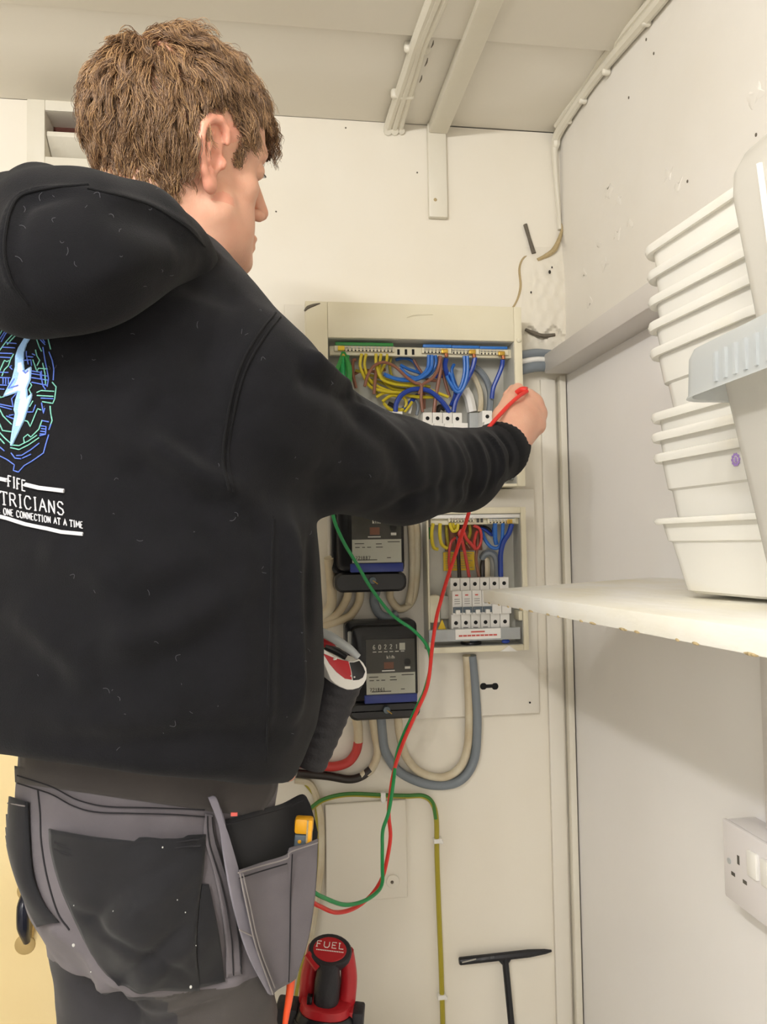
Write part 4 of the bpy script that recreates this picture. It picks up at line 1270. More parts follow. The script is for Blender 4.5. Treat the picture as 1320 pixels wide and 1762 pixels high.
MB().tube([c0 + fwd * -.004 - axx * .008, c0 + rgt * .018 - fwd * .012 + axx * .006], .0055, 8).build('red_trigger', M['redp'], tb, smooth=True)
MB().obox(along(88) - rgt * 27 * PX - fwd * .012, rgt, axx, fwd, .0035, .008, .004).build('trigger_lock', M['black'], tb, bevel=.001)
MB().rings([oval(along(92), 36 * PX, 30 * PX), oval(along(94), 42 * PX, 34 * PX), oval(along(108), 45 * PX, 36 * PX), oval(along(109), 43 * PX, 34 * PX)]).build('red_band', M['redp'], tb, smooth=True)
MB().rings([oval(along(107), 47 * PX, 38 * PX), oval(along(112), 52 * PX, 42 * PX), oval(along(140), 60 * PX, 46 * PX), oval(along(230), 60 * PX, 46 * PX), oval(along(250), 52 * PX, 40 * PX)]).build('battery_housing', M['black'], tb, smooth=True)
for k in (118, 126):
    MB().rings([oval(along(k), 55 * PX, 44 * PX), oval(along(k + 4), 56 * PX, 45 * PX)]).build('rib', M['blackr'], tb)
cR = along(124) + rgt * 57 * PX
MB().obox(cR, rgt, axx, fwd, .008, .020, .014).build('side_latch', M['blackr'], tb, bevel=.003)
MB().obox(cR - rgt * .010, rgt, axx, fwd, .003, .019, .012).build('red_latch_trim', M['redp'], tb, bevel=.001)
MB().obox(along(122) - rgt * 66 * PX, rgt, axx, fwd, .016, .014, .016).build('side_latch', M['blackr'], tb, bevel=.004)
base_z = float((along(250))[2])
tb.location.z += 0
# low step stool that carries the tool, below the picture
sc0 = along(250)
st = thing('step_stool', 'low dark step stool under the cordless tool', 'stool', (sc0[0], sc0[1], 0))
zs = float(min(q[2] for q in oval(along(250), 52 * PX, 40 * PX))) - .001
MB().box(sc0[0] - .10, sc0[0] + .15, sc0[1] - .10, sc0[1] + .13, zs - .025, zs).build('step', M['black'], st, bevel=.006)
for sx in (-.085, .130):
    for sy in (-.085, .11):
        MB().box(sc0[0] + sx - .012, sc0[0] + sx + .012, sc0[1] + sy - .012, sc0[1] + sy + .012, 0, zs - .025).build('leg', M['black'], st, bevel=.003)
# ------------------------------------------------------------------ signed-distance modelling for the figure
import openvdb


class Field:
    def __init__(s, lo, hi, h):
        s.lo, s.h = np.array(lo, float), h
        n = np.ceil((np.array(hi) - s.lo) / h).astype(int) + 1
        s.n = n
        s.ax = [s.lo[i] + np.arange(n[i]) * h for i in range(3)]
        s.d = np.full(n, 0.05, np.float32)

    def _sl(s, lo, hi):
        out = []
        for i in range(3):
            a = max(0, int((lo[i] - s.lo[i]) / s.h) - 1)
            b = min(s.n[i], int((hi[i] - s.lo[i]) / s.h) + 3)
            if b <= a: return None
            out.append(slice(a, b))
        return tuple(out)

    def grid(s, sl):
        return np.meshgrid(*[s.ax[i][sl[i]] for i in range(3)], indexing='ij', sparse=True)

    def add(s, fn, lo, hi, k=0.0, sub=False):
        m_ = k + 3 * s.h + .012
        sl = s._sl(np.array(lo) - m_, np.array(hi) + m_)
        if sl is None: return
        X, Y, Z = s.grid(sl)
        b = fn(X, Y, Z)
        a = s.d[sl]
        if sub:
            b = -b
            if k <= 0: s.d[sl] = np.maximum(a, b)
            else:
                h = np.clip(.5 - .5 * (b - a) / k, 0, 1)
                s.d[sl] = b * (1 - h) + a * h + k * h * (1 - h)
            return
        if k <= 0: s.d[sl] = np.minimum(a, b)
        else:
            h = np.clip(.5 + .5 * (b - a) / k, 0, 1)
            s.d[sl] = b * (1 - h) + a * h - k * h * (1 - h)

    def cone(s, a, b, ra, rb, k=0.0, sub=False, squash=None):
        a, b = np.array(a, float), np.array(b, float)
        ba = b - a
        L = max(float(ba @ ba), 1e-12)
        R = max(ra, rb) * (1.0 if squash is None else max(1.0, squash[1]))

        def fn(X, Y, Z):
            x, y, z = X - a[0], Y - a[1], Z - a[2]
            t = np.clip((x * ba[0] + y * ba[1] + z * ba[2]) / L, 0, 1)
            dx, dy, dz = x - t * ba[0], y - t * ba[1], z - t * ba[2]
            if squash is not None:
                n, f = squash
                q = (dx * n[0] + dy * n[1] + dz * n[2]) * (1 / f - 1)
                dx, dy, dz = dx + q * n[0], dy + q * n[1], dz + q * n[2]
            return np.sqrt(dx * dx + dy * dy + dz * dz) - (ra + (rb - ra) * t)
        s.add(fn, np.minimum(a, b) - R, np.maximum(a, b) + R, k, sub)

    def chain(s, pts, rad, k=0.0, squash=None):
        for i in range(len(pts) - 1):
            s.cone(pts[i], pts[i + 1], rad[i], rad[i + 1], k, squash=squash)

    def ell(s, c, A, r, k=0.0, sub=False):
        c, r = np.array(c, float), np.array(r, float)
        A = np.array(A, float)
        R = float(r.max())

        def fn(X, Y, Z):
            x, y, z = X - c[0], Y - c[1], Z - c[2]
            q = [(x * A[i][0] + y * A[i][1] + z * A[i][2]) for i in range(3)]
            k0 = np.sqrt(sum((q[i] / r[i]) ** 2 for i in range(3)))
            k1 = np.sqrt(sum((q[i] / r[i] ** 2) ** 2 for i in range(3))) + 1e-9
            return k0 * (k0 - 1) / k1
        s.add(fn, c - R, c + R, k, sub)

    def mesh(s, smooth=1):
        g = openvdb.FloatGrid(.05)
        g.copyFromArray(np.ascontiguousarray(s.d))
        P, Q = g.convertToQuads(0.0)[:2]
        P = np.array(P, float) * s.h + s.lo
        Q = np.array(Q, int)[:, ::-1]
        for _ in range(smooth):
            P = relax(P, Q, .5)
        return P, Q


def relax(P, Q, f):
    acc = np.zeros_like(P)
    cnt = np.zeros(len(P))
    for i in range(4):
        a, b = Q[:, i], Q[:, (i + 1) % 4]
        np.add.at(acc, a, P[b]); np.add.at(acc, b, P[a])
        np.add.at(cnt, a, 1); np.add.at(cnt, b, 1)
    return P * (1 - f) + f * acc / np.maximum(cnt, 1)[:, None]


def normals(P, Q):
    fn = np.cross(P[Q[:, 2]] - P[Q[:, 0]], P[Q[:, 3]] - P[Q[:, 1]])
    N = np.zeros_like(P)
    for i in range(4): np.add.at(N, Q[:, i], fn)
    return N / (np.linalg.norm(N, axis=1)[:, None] + 1e-12)


def keep_biggest(P, Q):
    """drop loose specks"""
    par = np.arange(len(P))
    for _ in range(400):
        old = par.copy()
        mn = par[Q].min(axis=1)
        for i in range(4): np.minimum.at(par, Q[:, i], mn)
        par = par[par]
        if (par == old).all(): break
    ids, c = np.unique(par, return_counts=True)
    k = par == ids[c.argmax()]
    mp = np.cumsum(k) - 1
    return P[k], mp[Q[k[Q].all(axis=1)]]


def seg_dist(P, C):
    """distance of points to a polyline, and position along it"""
    best = np.full(len(P), 1e9); tt = np.zeros(len(P))
    n = len(C) - 1
    for i in range(n):
        ba = C[i + 1] - C[i]
        t = np.clip(((P - C[i]) @ ba) / (ba @ ba + 1e-12), 0, 1)
        d = np.linalg.norm(P - C[i] - t[:, None] * ba, axis=1)
        m_ = d < best
        best[m_] = d[m_]; tt[m_] = ((i + t) / n)[m_]
    return best, tt


def vnoise(P, f, seed=0):
    """smooth pseudo-noise in space"""
    r = np.random.default_rng(seed)
    out = np.zeros(len(P))
    for k in range(7):
        d = r.normal(size=3); d /= np.linalg.norm(d)
        out += np.sin(P @ d * f * (0.6 + .25 * k) + r.uniform(0, 6.28) + 1.3 * np.sin(P @ r.normal(size=3) * f * .4))
    return out / 4


def bvh(P, Q):
    return BVHTree.FromPolygons([tuple(p) for p in P], [tuple(int(i) for i in q) for q in Q])


def cast(bt, px, py, far=None):
    r = ray(px, py)
    n = np.linalg.norm(r)
    h = bt.ray_cast(Vector(CAM), Vector(r / n))
    if h[0] is None:
        return None, None
    return np.array(h[0]), np.array(h[1])


def castpoly(bt, pts, off=0.0, sub=4):
    q = catmull([(x, y, 0) for x, y in pts], sub)
    out = []
    for p in q:
        h, n = cast(bt, p[0], p[1])
        if h is None:
            if out: continue
            else: continue
        if n @ (CAM - h) < 0: n = -n
        out.append(h + n * off)
    return np.array(out)


def link_mesh(name, P, Q, mtl, parent, smooth=True, mats=None, midx=None, kind=None, label=None):
    b = BASE[person.name]
    me = bpy.data.meshes.new(name)
    me.from_pydata([tuple(p - np.array(b)) for p in P], [], [tuple(int(i) for i in q) for q in Q])
    for m_ in (mats or [mtl]): me.materials.append(m_)
    if midx is not None: me.polygons.foreach_set('material_index', np.asarray(midx, np.int32))
    if smooth: me.polygons.foreach_set('use_smooth', [True] * len(me.polygons))
    me.update()
    o = bpy.data.objects.new(name, me)
    COL.objects.link(o)
    o.parent = parent
    if kind: o['kind'] = kind
    if label: o['label'] = label
    return o


# ------------------------------------------------------------------ materials of the figure
def cloth(name, col, rough=0.9, scale=900.0, bump=.35, sheen=.25, var=.25, vscale=40, vcol=None, spec=.25):
    m = mat(name, col, rough, bump=bump * .5, bscale=scale * 1.6, var=var, vscale=vscale, var_col=vcol, spec=spec, sheen=sheen, detail=2)
    return m


M['fleece'] = cloth('black_fleece', '0E0E11', .95, 700, .5, .06, .4, 60, '151519', .2)
M['rib'] = cloth('black_rib_knit', '0E0E10', .95, 900, .5, .06, .2, 60, '1B1B1E', .2)
M['tgrey'] = cloth('grey_work_cloth', '6C676B', .85, 1200, .35, .1, .5, 25, '5C575B')
M['tlight'] = cloth('light_grey_work_cloth', '837F88', .85, 1200, .35, .1, .5, 30, '726E78')
M['tband'] = cloth('dark_waistband_cloth', '3E3A38', .85, 1200, .35, .1, .4, 25, '494441')
M['tdark'] = cloth('charcoal_work_cloth', '353437', .85, 1200, .4, .1, .5, 25, '2C2B2E')
M['tbrown'] = cloth('worn_charcoal_cloth', '4A4644', .85, 1200, .4, .1, .5, 25, '3E3B3A')
M['tblack'] = cloth('black_pocket_cloth', '1C1C1F', .85, 1200, .4, .12, .4, 22, '27272A')
M['stitch'] = cloth('pale_stitching', '8C8684', .8, 900, .3, 0)
M['stitchd'] = cloth('dark_stitching', '2A292C', .8, 900, .3, 0)
M['speck'] = mat('dried_paint', 'BEBDB8', .7)
M['lint'] = mat('grey_lint', '6E6E74', .8)
M['thread_white'] = mat('white_thread', 'D8D8DC', .6, bump=.4, bscale=900)
M['thread_blue'] = mat('blue_thread', '5B79D8', .6, bump=.4, bscale=900)
M['thread_green'] = mat('green_thread', '7CC6B4', .6, bump=.4, bscale=900)
M['thread_ice'] = mat('ice_blue_thread', '9CC2EA', .6, bump=.4, bscale=900)

sk = mat('skin', 'E2B096', .5, bump=.12, bscale=500, var=.45, vscale=45, var_col='D89C82', sss=.25, spec=.4)
M['skin'] = sk
M['skin_ear'] = mat('ear_skin', 'DE9C84', .45, bump=.1, bscale=500, var=.5, vscale=60, var_col='E4AC94', sss=.35, spec=.4)
M['brow'] = mat('eyebrow_hair', '5A4534', .7)
M['eye'] = mat('eye_white', 'D8D2CC', .2)
M['lash'] = mat('eyelash', '2E241E', .7)
hm = bpy.data.materials.new('brown_hair')
hm.use_nodes = True
nt = hm.node_tree
pb = nt.nodes['Principled BSDF']
hi_ = nt.nodes.new('ShaderNodeHairInfo')
rp = nt.nodes.new('ShaderNodeValToRGB')
rp.color_ramp.elements[0].color = (*srgb('5A4330'), 1)
rp.color_ramp.elements[1].color = (*srgb('BC9668'), 1)
e_ = rp.color_ramp.elements.new(.55); e_.color = (*srgb('86664A'), 1)
nt.links.new(hi_.outputs['Random'], rp.inputs[0])
nt.links.new(rp.outputs[0], pb.inputs['Base Color'])
pb.inputs['Roughness'].default_value = .38
pb.inputs['Specular IOR Level'].default_value = .6
M['hair'] = hm
M['hairbase'] = mat('hair_undercoat', '59432C', .7, bump=1.0, bscale=120, var=.5, vscale=60, var_col='6A5036')

# ------------------------------------------------------------------ the figure's frame
HB = math.radians(28)                                  # he faces 28 degrees to the right of the back wall's normal
BF = np.array((math.sin(HB), math.cos(HB), 0.0)); BR = np.array((math.cos(HB), -math.sin(HB), 0.0)); BU = np.array((0, 0, 1.0))
AFh = np.array((AX_F[0], AX_F[1], 0)); AFh /= np.linalg.norm(AFh); ARh = np.array((AFh[1], -AFh[0], 0))
BC = AFh * .775 + ARh * (-.245); BC[2] = 0.0


def B(r, f, z):
    return BC + BR * r + BF * f + BU * z


def bodyco(X, Y, Z):
    x, y = X - BC[0], Y - BC[1]
    return x * BR[0] + y * BR[1], x * BF[0] + y * BF[1], Z


person = bpy.data.objects.new('person', None)          # replaced by the skin mesh below
BASE['person'] = Vector((BC[0], BC[1], 0))


def loft_fn(tab, n=2.3):
    T = np.array(tab)

    def fn(X, Y, Z):
        r, f, z = bodyco(X, Y, Z)
        rx, ry, cf, cr = (np.interp(z, T[:, 0], T[:, i]) for i in (1, 2, 3, 4))
        q = (np.abs((r - cr) / rx) ** n + np.abs((f - cf) / ry) ** n) ** (1 / n)
        d = (q - 1) * np.minimum(rx, ry)
        dz = np.maximum(T[0, 0] - z, z - T[-1, 0])
        return np.maximum(d, dz)
    return fn


# ------------------------------------------------------------------ hoodie
hh_ = .0042
fd = Field((-.62, .25, .93), (.62, 1.30, 1.72), hh_)
torso = [(.985, .170, .130, .00, -.02), (1.01, .182, .142, .0, -.02), (1.04, .194, .152, .0, -.02), (1.08, .203, .158, .0, -.02), (1.16, .202, .154, .0, -.02), (1.26, .199, .150, -.003, -.02),
         (1.36, .190, .145, -.008, -.02), (1.43, .172, .130, -.008, -.02), (1.48, .135, .105, -.004, -.015), (1.53, .085, .08, .01, -.01), (1.55, .055, .055, .01, -.01)]
fd.add(loft_fn(torso), B(0, 0, 1.0) - .3, B(0, 0, 1.5) + .3, .03)
SR = W(432, 692, .735)
sleeve = [W(402, 668, .735), SR, W(545, 768, .825), W(690, 812, .95), W(795, 809, 1.055), W(856, 778, 1.115)]
srad = [.066, .069, .068, .063, .053, .041]
fd.cone(B(.03, .0, 1.485), SR + np.array((0, 0, .010)), .055, .060, .035)
for i in range(len(sleeve) - 1):
    fd.cone(sleeve[i], sleeve[i + 1], srad[i], srad[i + 1], .028 if i < 2 else .02)
# cuff: a slightly narrower rib
fd.cone(W(856, 778, 1.115), W(872, 768, 1.132), .041, .036, .006)
# left arm, bent in front of the body towards the tester
SL = B(-.185, .01, 1.415)
fd.cone(B(-.03, .0, 1.485), SL + np.array((0, 0, .018)), .055, .070, .04)
LE, LW_ = B(-.225, .10, 1.15), B(-.02, .225, 1.075)
fd.chain([SL, B(-.215, .04, 1.28), LE, B(-.10, .19, 1.12), LW_], [.085, .078, .068, .055, .042], .025)

# hem plane, lower at the front right
hp0, hp1, hp2 = W(10, 1296, .68), W(300, 1336, .64), W(505, 1349, .80)
hn = np.cross(hp1 - hp0, hp2 - hp0); hn /= np.linalg.norm(hn)
if hn[2] < 0: hn = -hn


def hem(X, Y, Z):
    return (X - hp0[0]) * hn[0] + (Y - hp0[1]) * hn[1] + (Z - hp0[2]) * hn[2]


fd.add(lambda X, Y, Z: hem(X, Y, Z), fd.lo, fd.lo + fd.n * fd.h, .012, sub=True)
# pull the hem in below, full above: a rib band seen under the fold
P, Q = fd.mesh(2)
P, Q = keep_biggest(P, Q)
N = normals(P, Q)
bt0 = bvh(P, Q)
folds = [  # pixel path, amplitude (m, + ridge - groove), width (m)
    ([(424, 850), (365, 828), (297, 785), (233, 743)], -.0085, .010),
    ([(424, 868), (322, 856), (263, 822), (205, 775)], .0065, .015),
    ([(395, 800), (330, 760), (275, 715), (240, 690)], .005, .016),
    ([(440, 875), (340, 905), (240, 900), (150, 870)], .005, .024),
    ([(20, 1060), (110, 1105), (220, 1095), (330, 1040), (440, 960)], -.004, .022),
    ([(0, 1120), (120, 1160), (240, 1150), (380, 1080), (460, 1010)], .004, .024),
    ([(150, 990), (260, 985), (380, 940), (450, 900)], -.0035, .02),
    ([(30, 1215), (170, 1240), (330, 1210), (460, 1130)], -.003, .02),
    ([(30, 1262), (200, 1285), (360, 1272), (530, 1262)], .006, .014),
    ([(470, 900), (467, 1050), (462, 1300)], -.0025, .006),
    ([(503, 880), (499, 1000), (503, 1120), (510, 1260)], -.009, .012),
    ([(445, 945), (365, 1000), (285, 1042), (215, 1088)], .0075, .022),
    ([(420, 1010), (330, 1062), (250, 1098), (165, 1112)], -.0085, .016),
    ([(120, 1090), (170, 1150), (260, 1190), (370, 1200)], -.004, .018),
    ([(0, 1040), (70, 1080), (130, 1150), (160, 1210)], -.004, .014),
    ([(60, 940), (150, 960), (220, 1010)], -.004, .016),
    ([(470, 905), (400, 925), (330, 930)], .005, .016),
    ([(535, 905), (533, 1000), (530, 1110)], .003, .012),
    ([(470, 540), (437, 585), (408, 640), (388, 720), (380, 790), (392, 842)], -.0028, .007),
    ([(480, 545), (449, 590), (420, 645), (400, 725), (392, 795), (404, 846)], .0025, .006),
    ([(520, 605), (560, 640), (610, 672), (660, 690)], -.009, .011),
    ([(500, 640), (570, 665), (640, 690), (700, 720)], .006, .015),
    ([(560, 730), (620, 750), (690, 790)], -.003, .015),
    ([(420, 830), (500, 860), (580, 850), (660, 840)], .005, .02),
    ([(716, 722), (724, 790), (724, 850), (712, 890)], -.0025, .012),
    ([(748, 735), (768, 790), (765, 850), (750, 889)], .003, .010),
    ([(772, 742), (794, 795), (793, 845), (778, 884)], -.0035, .008),
    ([(792, 742), (815, 792), (815, 838), (800, 874)], .0028, .007),
    ([(806, 740), (829, 785), (832, 825), (820, 862)], -.0036, .006),
    ([(819, 738), (843, 778), (848, 812), (838, 848)], .0026, .005),
    ([(831, 738), (856, 772), (863, 800), (856, 832)], -.005, .0045),
    ([(846, 736), (870, 762), (880, 786), (876, 812)], .003, .0045),
    ([(600, 676), (650, 720), (700, 770), (720, 830)], -.004, .011),
    ([(590, 700), (640, 748), (690, 800), (700, 860)], .004, .014),
    ([(540, 800), (610, 812), (680, 845)], -.003, .014),
    ([(660, 880), (730, 850), (790, 835), (830, 845)], .004, .012),
    ([(430, 700), (480, 760), (560, 810)], -.003, .016),
    ([(60, 620), (150, 640), (230, 690)], .0025, .02),
    ([(330, 560), (350, 640), (330, 720)], .003, .022),
    ([(120, 940), (200, 1010), (230, 1100), (210, 1200)], -.003, .02),
    ([(300, 960), (340, 1060), (350, 1180), (330, 1280)], .003, .022),
    ([(400, 960), (420, 1060), (425, 1200)], -.0025, .014),
    ([(300, 480), (360, 500), (430, 530)], .003, .02),
]
disp = vnoise(P, 38, 3) * .0012 + vnoise(P, 90, 5) * .0005
for pth, amp, sg in folds:
    C = castpoly(bt0, pth, 0, 5)
    if len(C) < 2: continue
    d, t = seg_dist(P, C)
    ends = np.clip(np.minimum(t, 1 - t) * 5, .15, 1)
    disp += amp * 1.35 * ends * np.exp(-(d / sg) ** 2)
# rib knit of the cuff and of the hem band
P = P + N * disp[:, None]
P = relax(P, Q, .25)
HP, HQ = P, Q
hoodie_bvh = bvh(HP, HQ)

# ------------------------------------------------------------------ hood, lying on the shoulders round the neck
fh = Field((-.50, .35, 1.36), (.10, 1.02, 1.78), .0038)
rim = [W(358, 470, .748), W(338, 452, .722), W(298, 408, .690), W(232, 374, .650), W(150, 350, .630), W(70, 338, .640), W(34, 352, .68), W(34, 366, .76), W(100, 392, .85), W(220, 436, .885), W(320, 470, .86)]
fh.chain([np.array(p) for p in rim], [.008, .013, .018, .021, .021, .021, .022, .022, .022, .02, .016], .016)
mid = [W(346, 480, .738), W(312, 448, .700), W(248, 412, .650), W(160, 400, .610), W(75, 400, .615), W(20, 410, .67), W(0, 430, .76)]
fh.chain([np.array(p) for p in mid], [.010, .022, .033, .038, .038, .038, .034], .026)
low = [W(290, 450, .685), W(215, 448, .632), W(140, 458, .598), W(64, 470, .592), W(0, 470, .64), W(-60, 450, .70)]
fh.chain([np.array(p) for p in low], [.016, .028, .034, .037, .036, .03], .028)
fh.cone(W(70, 480, .590), W(40, 500, .594), .03, .022, .03)
fh.cone(W(140, 458, .605), W(60, 480, .605), .038, .03, .035)
P, Q = fh.mesh(2)
P, Q = keep_biggest(P, Q)
N = normals(P, Q)
bth = bvh(P, Q)
disp = vnoise(P, 40, 11) * .0013
for pth, amp, sg in [([(150, 322), (70, 330), (25, 352), (8, 420), (20, 480), (50, 522)], -.0055, .0045),
                     ([(165, 330), (80, 342), (38, 365), (22, 425), (34, 480), (58, 520)], .003, .007),
                     ([(355, 430), (320, 392), (250, 352), (150, 326)], -.003, .005),
                     ([(355, 465), (270, 452), (190, 466), (120, 500)], -.004, .012),
                     ([(340, 455), (290, 405), (220, 375), (150, 360)], .003, .014),
                     ([(310, 430), (250, 420), (170, 425)], -.003, .012)]:
    C = castpoly(bth, pth, 0, 5)
    if len(C) < 2: continue
    d, t = seg_dist(P, C)
    disp += amp * np.clip(np.minimum(t, 1 - t) * 5, .2, 1) * np.exp(-(d / sg) ** 2)
P = P + N * disp[:, None]
HDP, HDQ = relax(P, Q, .25), Q

# ------------------------------------------------------------------ skin: head, neck and hands
HH = math.radians(51.4)
UPT = math.radians(2.8)
TLT = math.radians(13.4)
hF = np.array((math.sin(HH), math.cos(HH), 0)); hR = np.array((math.cos(HH), -math.sin(HH), 0)); hU = np.array((0, 0, 1.0))
hF, hU = hF * math.cos(UPT) + hU * math.sin(UPT), hU * math.cos(UPT) - hF * math.sin(UPT)
hR, hU = hR * math.cos(TLT) - hU * math.sin(TLT), hU * math.cos(TLT) + hR * math.sin(TLT)
HO = W(315, 288, .802)
HAX = np.array((hR, hF, hU))
SCL = .923


def H(x, y, z):
    return HO + (hR * x + hF * y + hU * z) * SCL


fs_ = Field(HO - np.array((.15, .15, .26)), HO + np.array((.15, .16, .17)), .0021)


def he(c, r, k, sub=False, ax=HAX):
    fs_.ell(H(*c), ax, np.array(r) * SCL, k, sub)


def hc_(a, b, ra, rb, k, sub=False):
    fs_.cone(H(*a), H(*b), ra * SCL, rb * SCL, k, sub)


he((0, -.012, .040), (.074, .094, .083), .0)
he((0, .030, .045), (.062, .062, .060), .02)             # forehead
he((0, .036, -.030), (.056, .046, .070), .022)           # face
for s in (-1, 1):
    hc_((s * .056, .012, -.045), (s * .026, .062, -.086), .020, .017, .018)   # jaw
    he((s * .042, .052, -.012), (.021, .018, .018), .012)                     # cheekbone
    he((s * .032, .050, -.05), (.022, .024, .028), .016)
    hc_((s * .010, .093, .034), (s * .040, .077, .032), .009, .007, .009)     # brow ridge
hc_((-.012, .079, -.088), (.012, .079, -.088), .016, .016, .014)              # chin
he((0, .076, -.066), (.027, .019, .022), .010)                                # mouth mound
hc_((0, .090, .020), (0, .112, -.022), .0065, .0100, .008)                    # nose
for s in (-1, 1):
    he((s * .0105, .100, -.029), (.0075, .0105, .0075), .005)
    he((s * .006, .100, -.0385), (.0032, .005, .0035), .002, True)            # nostrils
    he((s * .031, .082, .014), (.016, .012, .010), .008, True)                # eye sockets
    he((s * .031, .0745, .014), (.0135, .0125, .0115), .003)                  # eyeballs under lids
hc_((-.018, .0915, -.0585), (.018, .0915, -.0585), .0052, .0052, .004)        # upper lip
hc_((-.016, .0905, -.0690), (.016, .0905, -.0690), .0060, .0060, .004)        # lower lip
hc_((-.026, .098, -.0635), (.026, .098, -.0635), .0018, .0018, .002, True)
hc_((0, -.030, -.030), (-.012, -.058, -.130), .056, .058, .03)                # neck
hc_((.02, .02, -.075), (-.005, -.03, -.150), .040, .05, .03)
NB = B(.01, .01, 1.47)
fs_.cone(H(-.012, -.058, -.120), NB, .057, .07, .03)
# ears: dish-shaped shell with rim, hollow, tragus and lobe
for s in (-1, 1):
    er = hR * s
    ex = np.array((hF * .94 + er * -.13)); ex /= np.linalg.norm(ex)
    ez = hU * .97 - hF * .20; ez -= ex * (ez @ ex); ez /= np.linalg.norm(ez)
    eo = np.cross(ex, ez); eo = eo if eo @ er > 0 else -eo
    EC = H(s * .0725, -.010, .000)

    def E(x, z, o=0.0):
        return EC + (ex * x + ez * z + eo * o)
    fs_.ell(E(-.006, .004, .002), (ex, ez, eo), (.0165, .0285, .0055), .005)
    outline = [(.010, .016), (.008, .027), (-.001, .033), (-.012, .031), (-.020, .022), (-.0225, .010), (-.0205, -.004), (-.015, -.017), (-.007, -.026)]
    L_ = [E(x, z, .0085 - .004 * max(0, -z / .03)) for x, z in outline]
    fs_.chain(L_, [.0035, .0040, .0044, .0044, .0042, .0040, .0038, .0040, .0045], .0025)
    fs_.ell(E(-.004, -.027, .004), (ex, ez, eo), (.0085, .0095, .0050), .004)   # lobe
    anti = [E(-.006, .020, .0065), E(-.012, .008, .0075), E(-.011, -.006, .0075), E(-.004, -.014, .0065)]
    fs_.chain(anti, [.0026, .0030, .0030, .0028], .003)
    fs_.ell(E(-.002, -.003, .009), (ex, ez, eo), (.0080, .0095, .0075), .003, True)  # bowl
    fs_.ell(E(-.001, .014, .010), (ex, ez, eo), (.0065, .0080, .0050), .003, True)
    fs_.ell(E(.0085, -.004, .0055), (ex, ez, eo), (.0042, .0065, .0045), .003)        # tragus
P1, Q1 = fs_.mesh(1)
P1, Q1 = keep_biggest(P1, Q1)
HEADP, HEADQ = P1, Q1

# right hand: loose fist holding the probe between thumb and forefinger
WR = W(868, 764, 1.125)
fg = Field(W(880, 715, 1.16) - .13, W(880, 715, 1.16) + .13, .0016)
K = [W(905, 684, 1.168), W(918, 694, 1.172), W(925, 712, 1.168), W(923, 733, 1.156)]
Wr = [W(874, 748, 1.122), W(879, 753, 1.124), W(884, 759, 1.124), W(887, 766, 1.122)]
fg.cone(W(835, 785, 1.09), W(872, 758, 1.124), .027, .0245, .01, squash=((AX_F + AX_R * .3) / np.linalg.norm(AX_F + AX_R * .3), .85))
for i in range(4):
    fg.cone(Wr[i], K[i], .0160, (.0125, .0128, .0124, .0115)[i], .016)
fing = [
    [(906, 684, 1.168), (902, 676, 1.196), (884, 672, 1.210), (874, 680, 1.202)],
    [(919, 694, 1.172), (915, 692, 1.206), (898, 696, 1.226), (884, 706, 1.212)],
    [(926, 712, 1.168), (921, 714, 1.203), (904, 721, 1.221), (888, 729, 1.205)],
    [(924, 733, 1.156), (919, 738, 1.186), (904, 742, 1.200), (892, 746, 1.186)]]
frad = [(.0106, .0094, .0088, .0080), (.0108, .0096, .0090, .0082), (.0104, .0092, .0086, .0078), (.0094, .0084, .0078, .0070)]
for pts_, rr_ in zip(fing, frad):
    fg.chain([W(*p) for p in pts_], rr_, .0035)
# thumb, rooted low on the side of the palm
fg.cone(W(868, 745, 1.122), W(866, 716, 1.128), .0185, .0150, .010)
fg.cone(W(866, 716, 1.128), W(877, 690, 1.150), .0150, .0118, .006)
fg.cone(W(877, 690, 1.150), W(891, 669, 1.172), .0112, .0092, .004)
fg.ell(W(886, 727, 1.134), np.eye(3), (.024, .020, .026), .012)                # heel of the thumb
for a, b, r in ((W(887, 690, 1.156), W(905, 700, 1.158), .002),):
    pass
for i in range(3):
    fg.cone(K[i], K[i + 1], .0112, .0108, .008)
for i in range(4):
    fg.ell(K[i] - AX_F * .004 + AX_R * .001, np.eye(3), (.0078, .0078, .0078), .009)
fg.cone(W(884, 742, 1.128), W(905, 715, 1.150), .019, .016, .016)
P2, Q2 = fg.mesh(1)
P2, Q2 = keep_biggest(P2, Q2)
# left hand closed round the tester's grip
LH = LW_
fl = Field(LH - .14, LH + .16, .0022)
TA, TB = W(505, 1150, .93), W(478, 1330, .95)             # hidden side of the tester that he holds
tax = (TB - TA) / np.linalg.norm(TB - TA)
GP = TA + tax * .075                                       # where the hand grips it
dirg = GP - LH; dirg /= np.linalg.norm(dirg)
side = np.cross(tax, dirg); side /= np.linalg.norm(side)
fl.cone(LH - dirg * .02, LH + dirg * .02, .027, .026, .01)
gn = np.linalg.norm(GP - LH)
palm_c = GP - dirg * .034
fl.cone(LH + dirg * .01, palm_c - tax * .018, .022, .018, .012); fl.cone(LH + dirg * .01, palm_c + tax * .022, .022, .017, .012)
fl.cone(palm_c - tax * .026, palm_c + tax * .030, .017, .015, .01)
for i in range(4):
    o_ = tax * (-.028 + .0195 * i)
    a0 = palm_c + o_ + side * .008
    ring = [GP + o_ + (-dirg * math.cos(t) + side * math.sin(t)) * .036 for t in (.5, 1.3, 2.1, 2.8)]
    fl.chain([a0] + ring, (.010, .0095, .009, .0085, .0075), .003)
ring = [GP - tax * .030 + (-dirg * math.cos(t) - side * math.sin(t)) * .036 for t in (.4, 1.1, 1.8)]
fl.chain([palm_c - tax * .02] + ring, (.014, .0115, .0105, .0085), .004)
P3, Q3 = fl.mesh(1)
P3, Q3 = keep_biggest(P3, Q3)
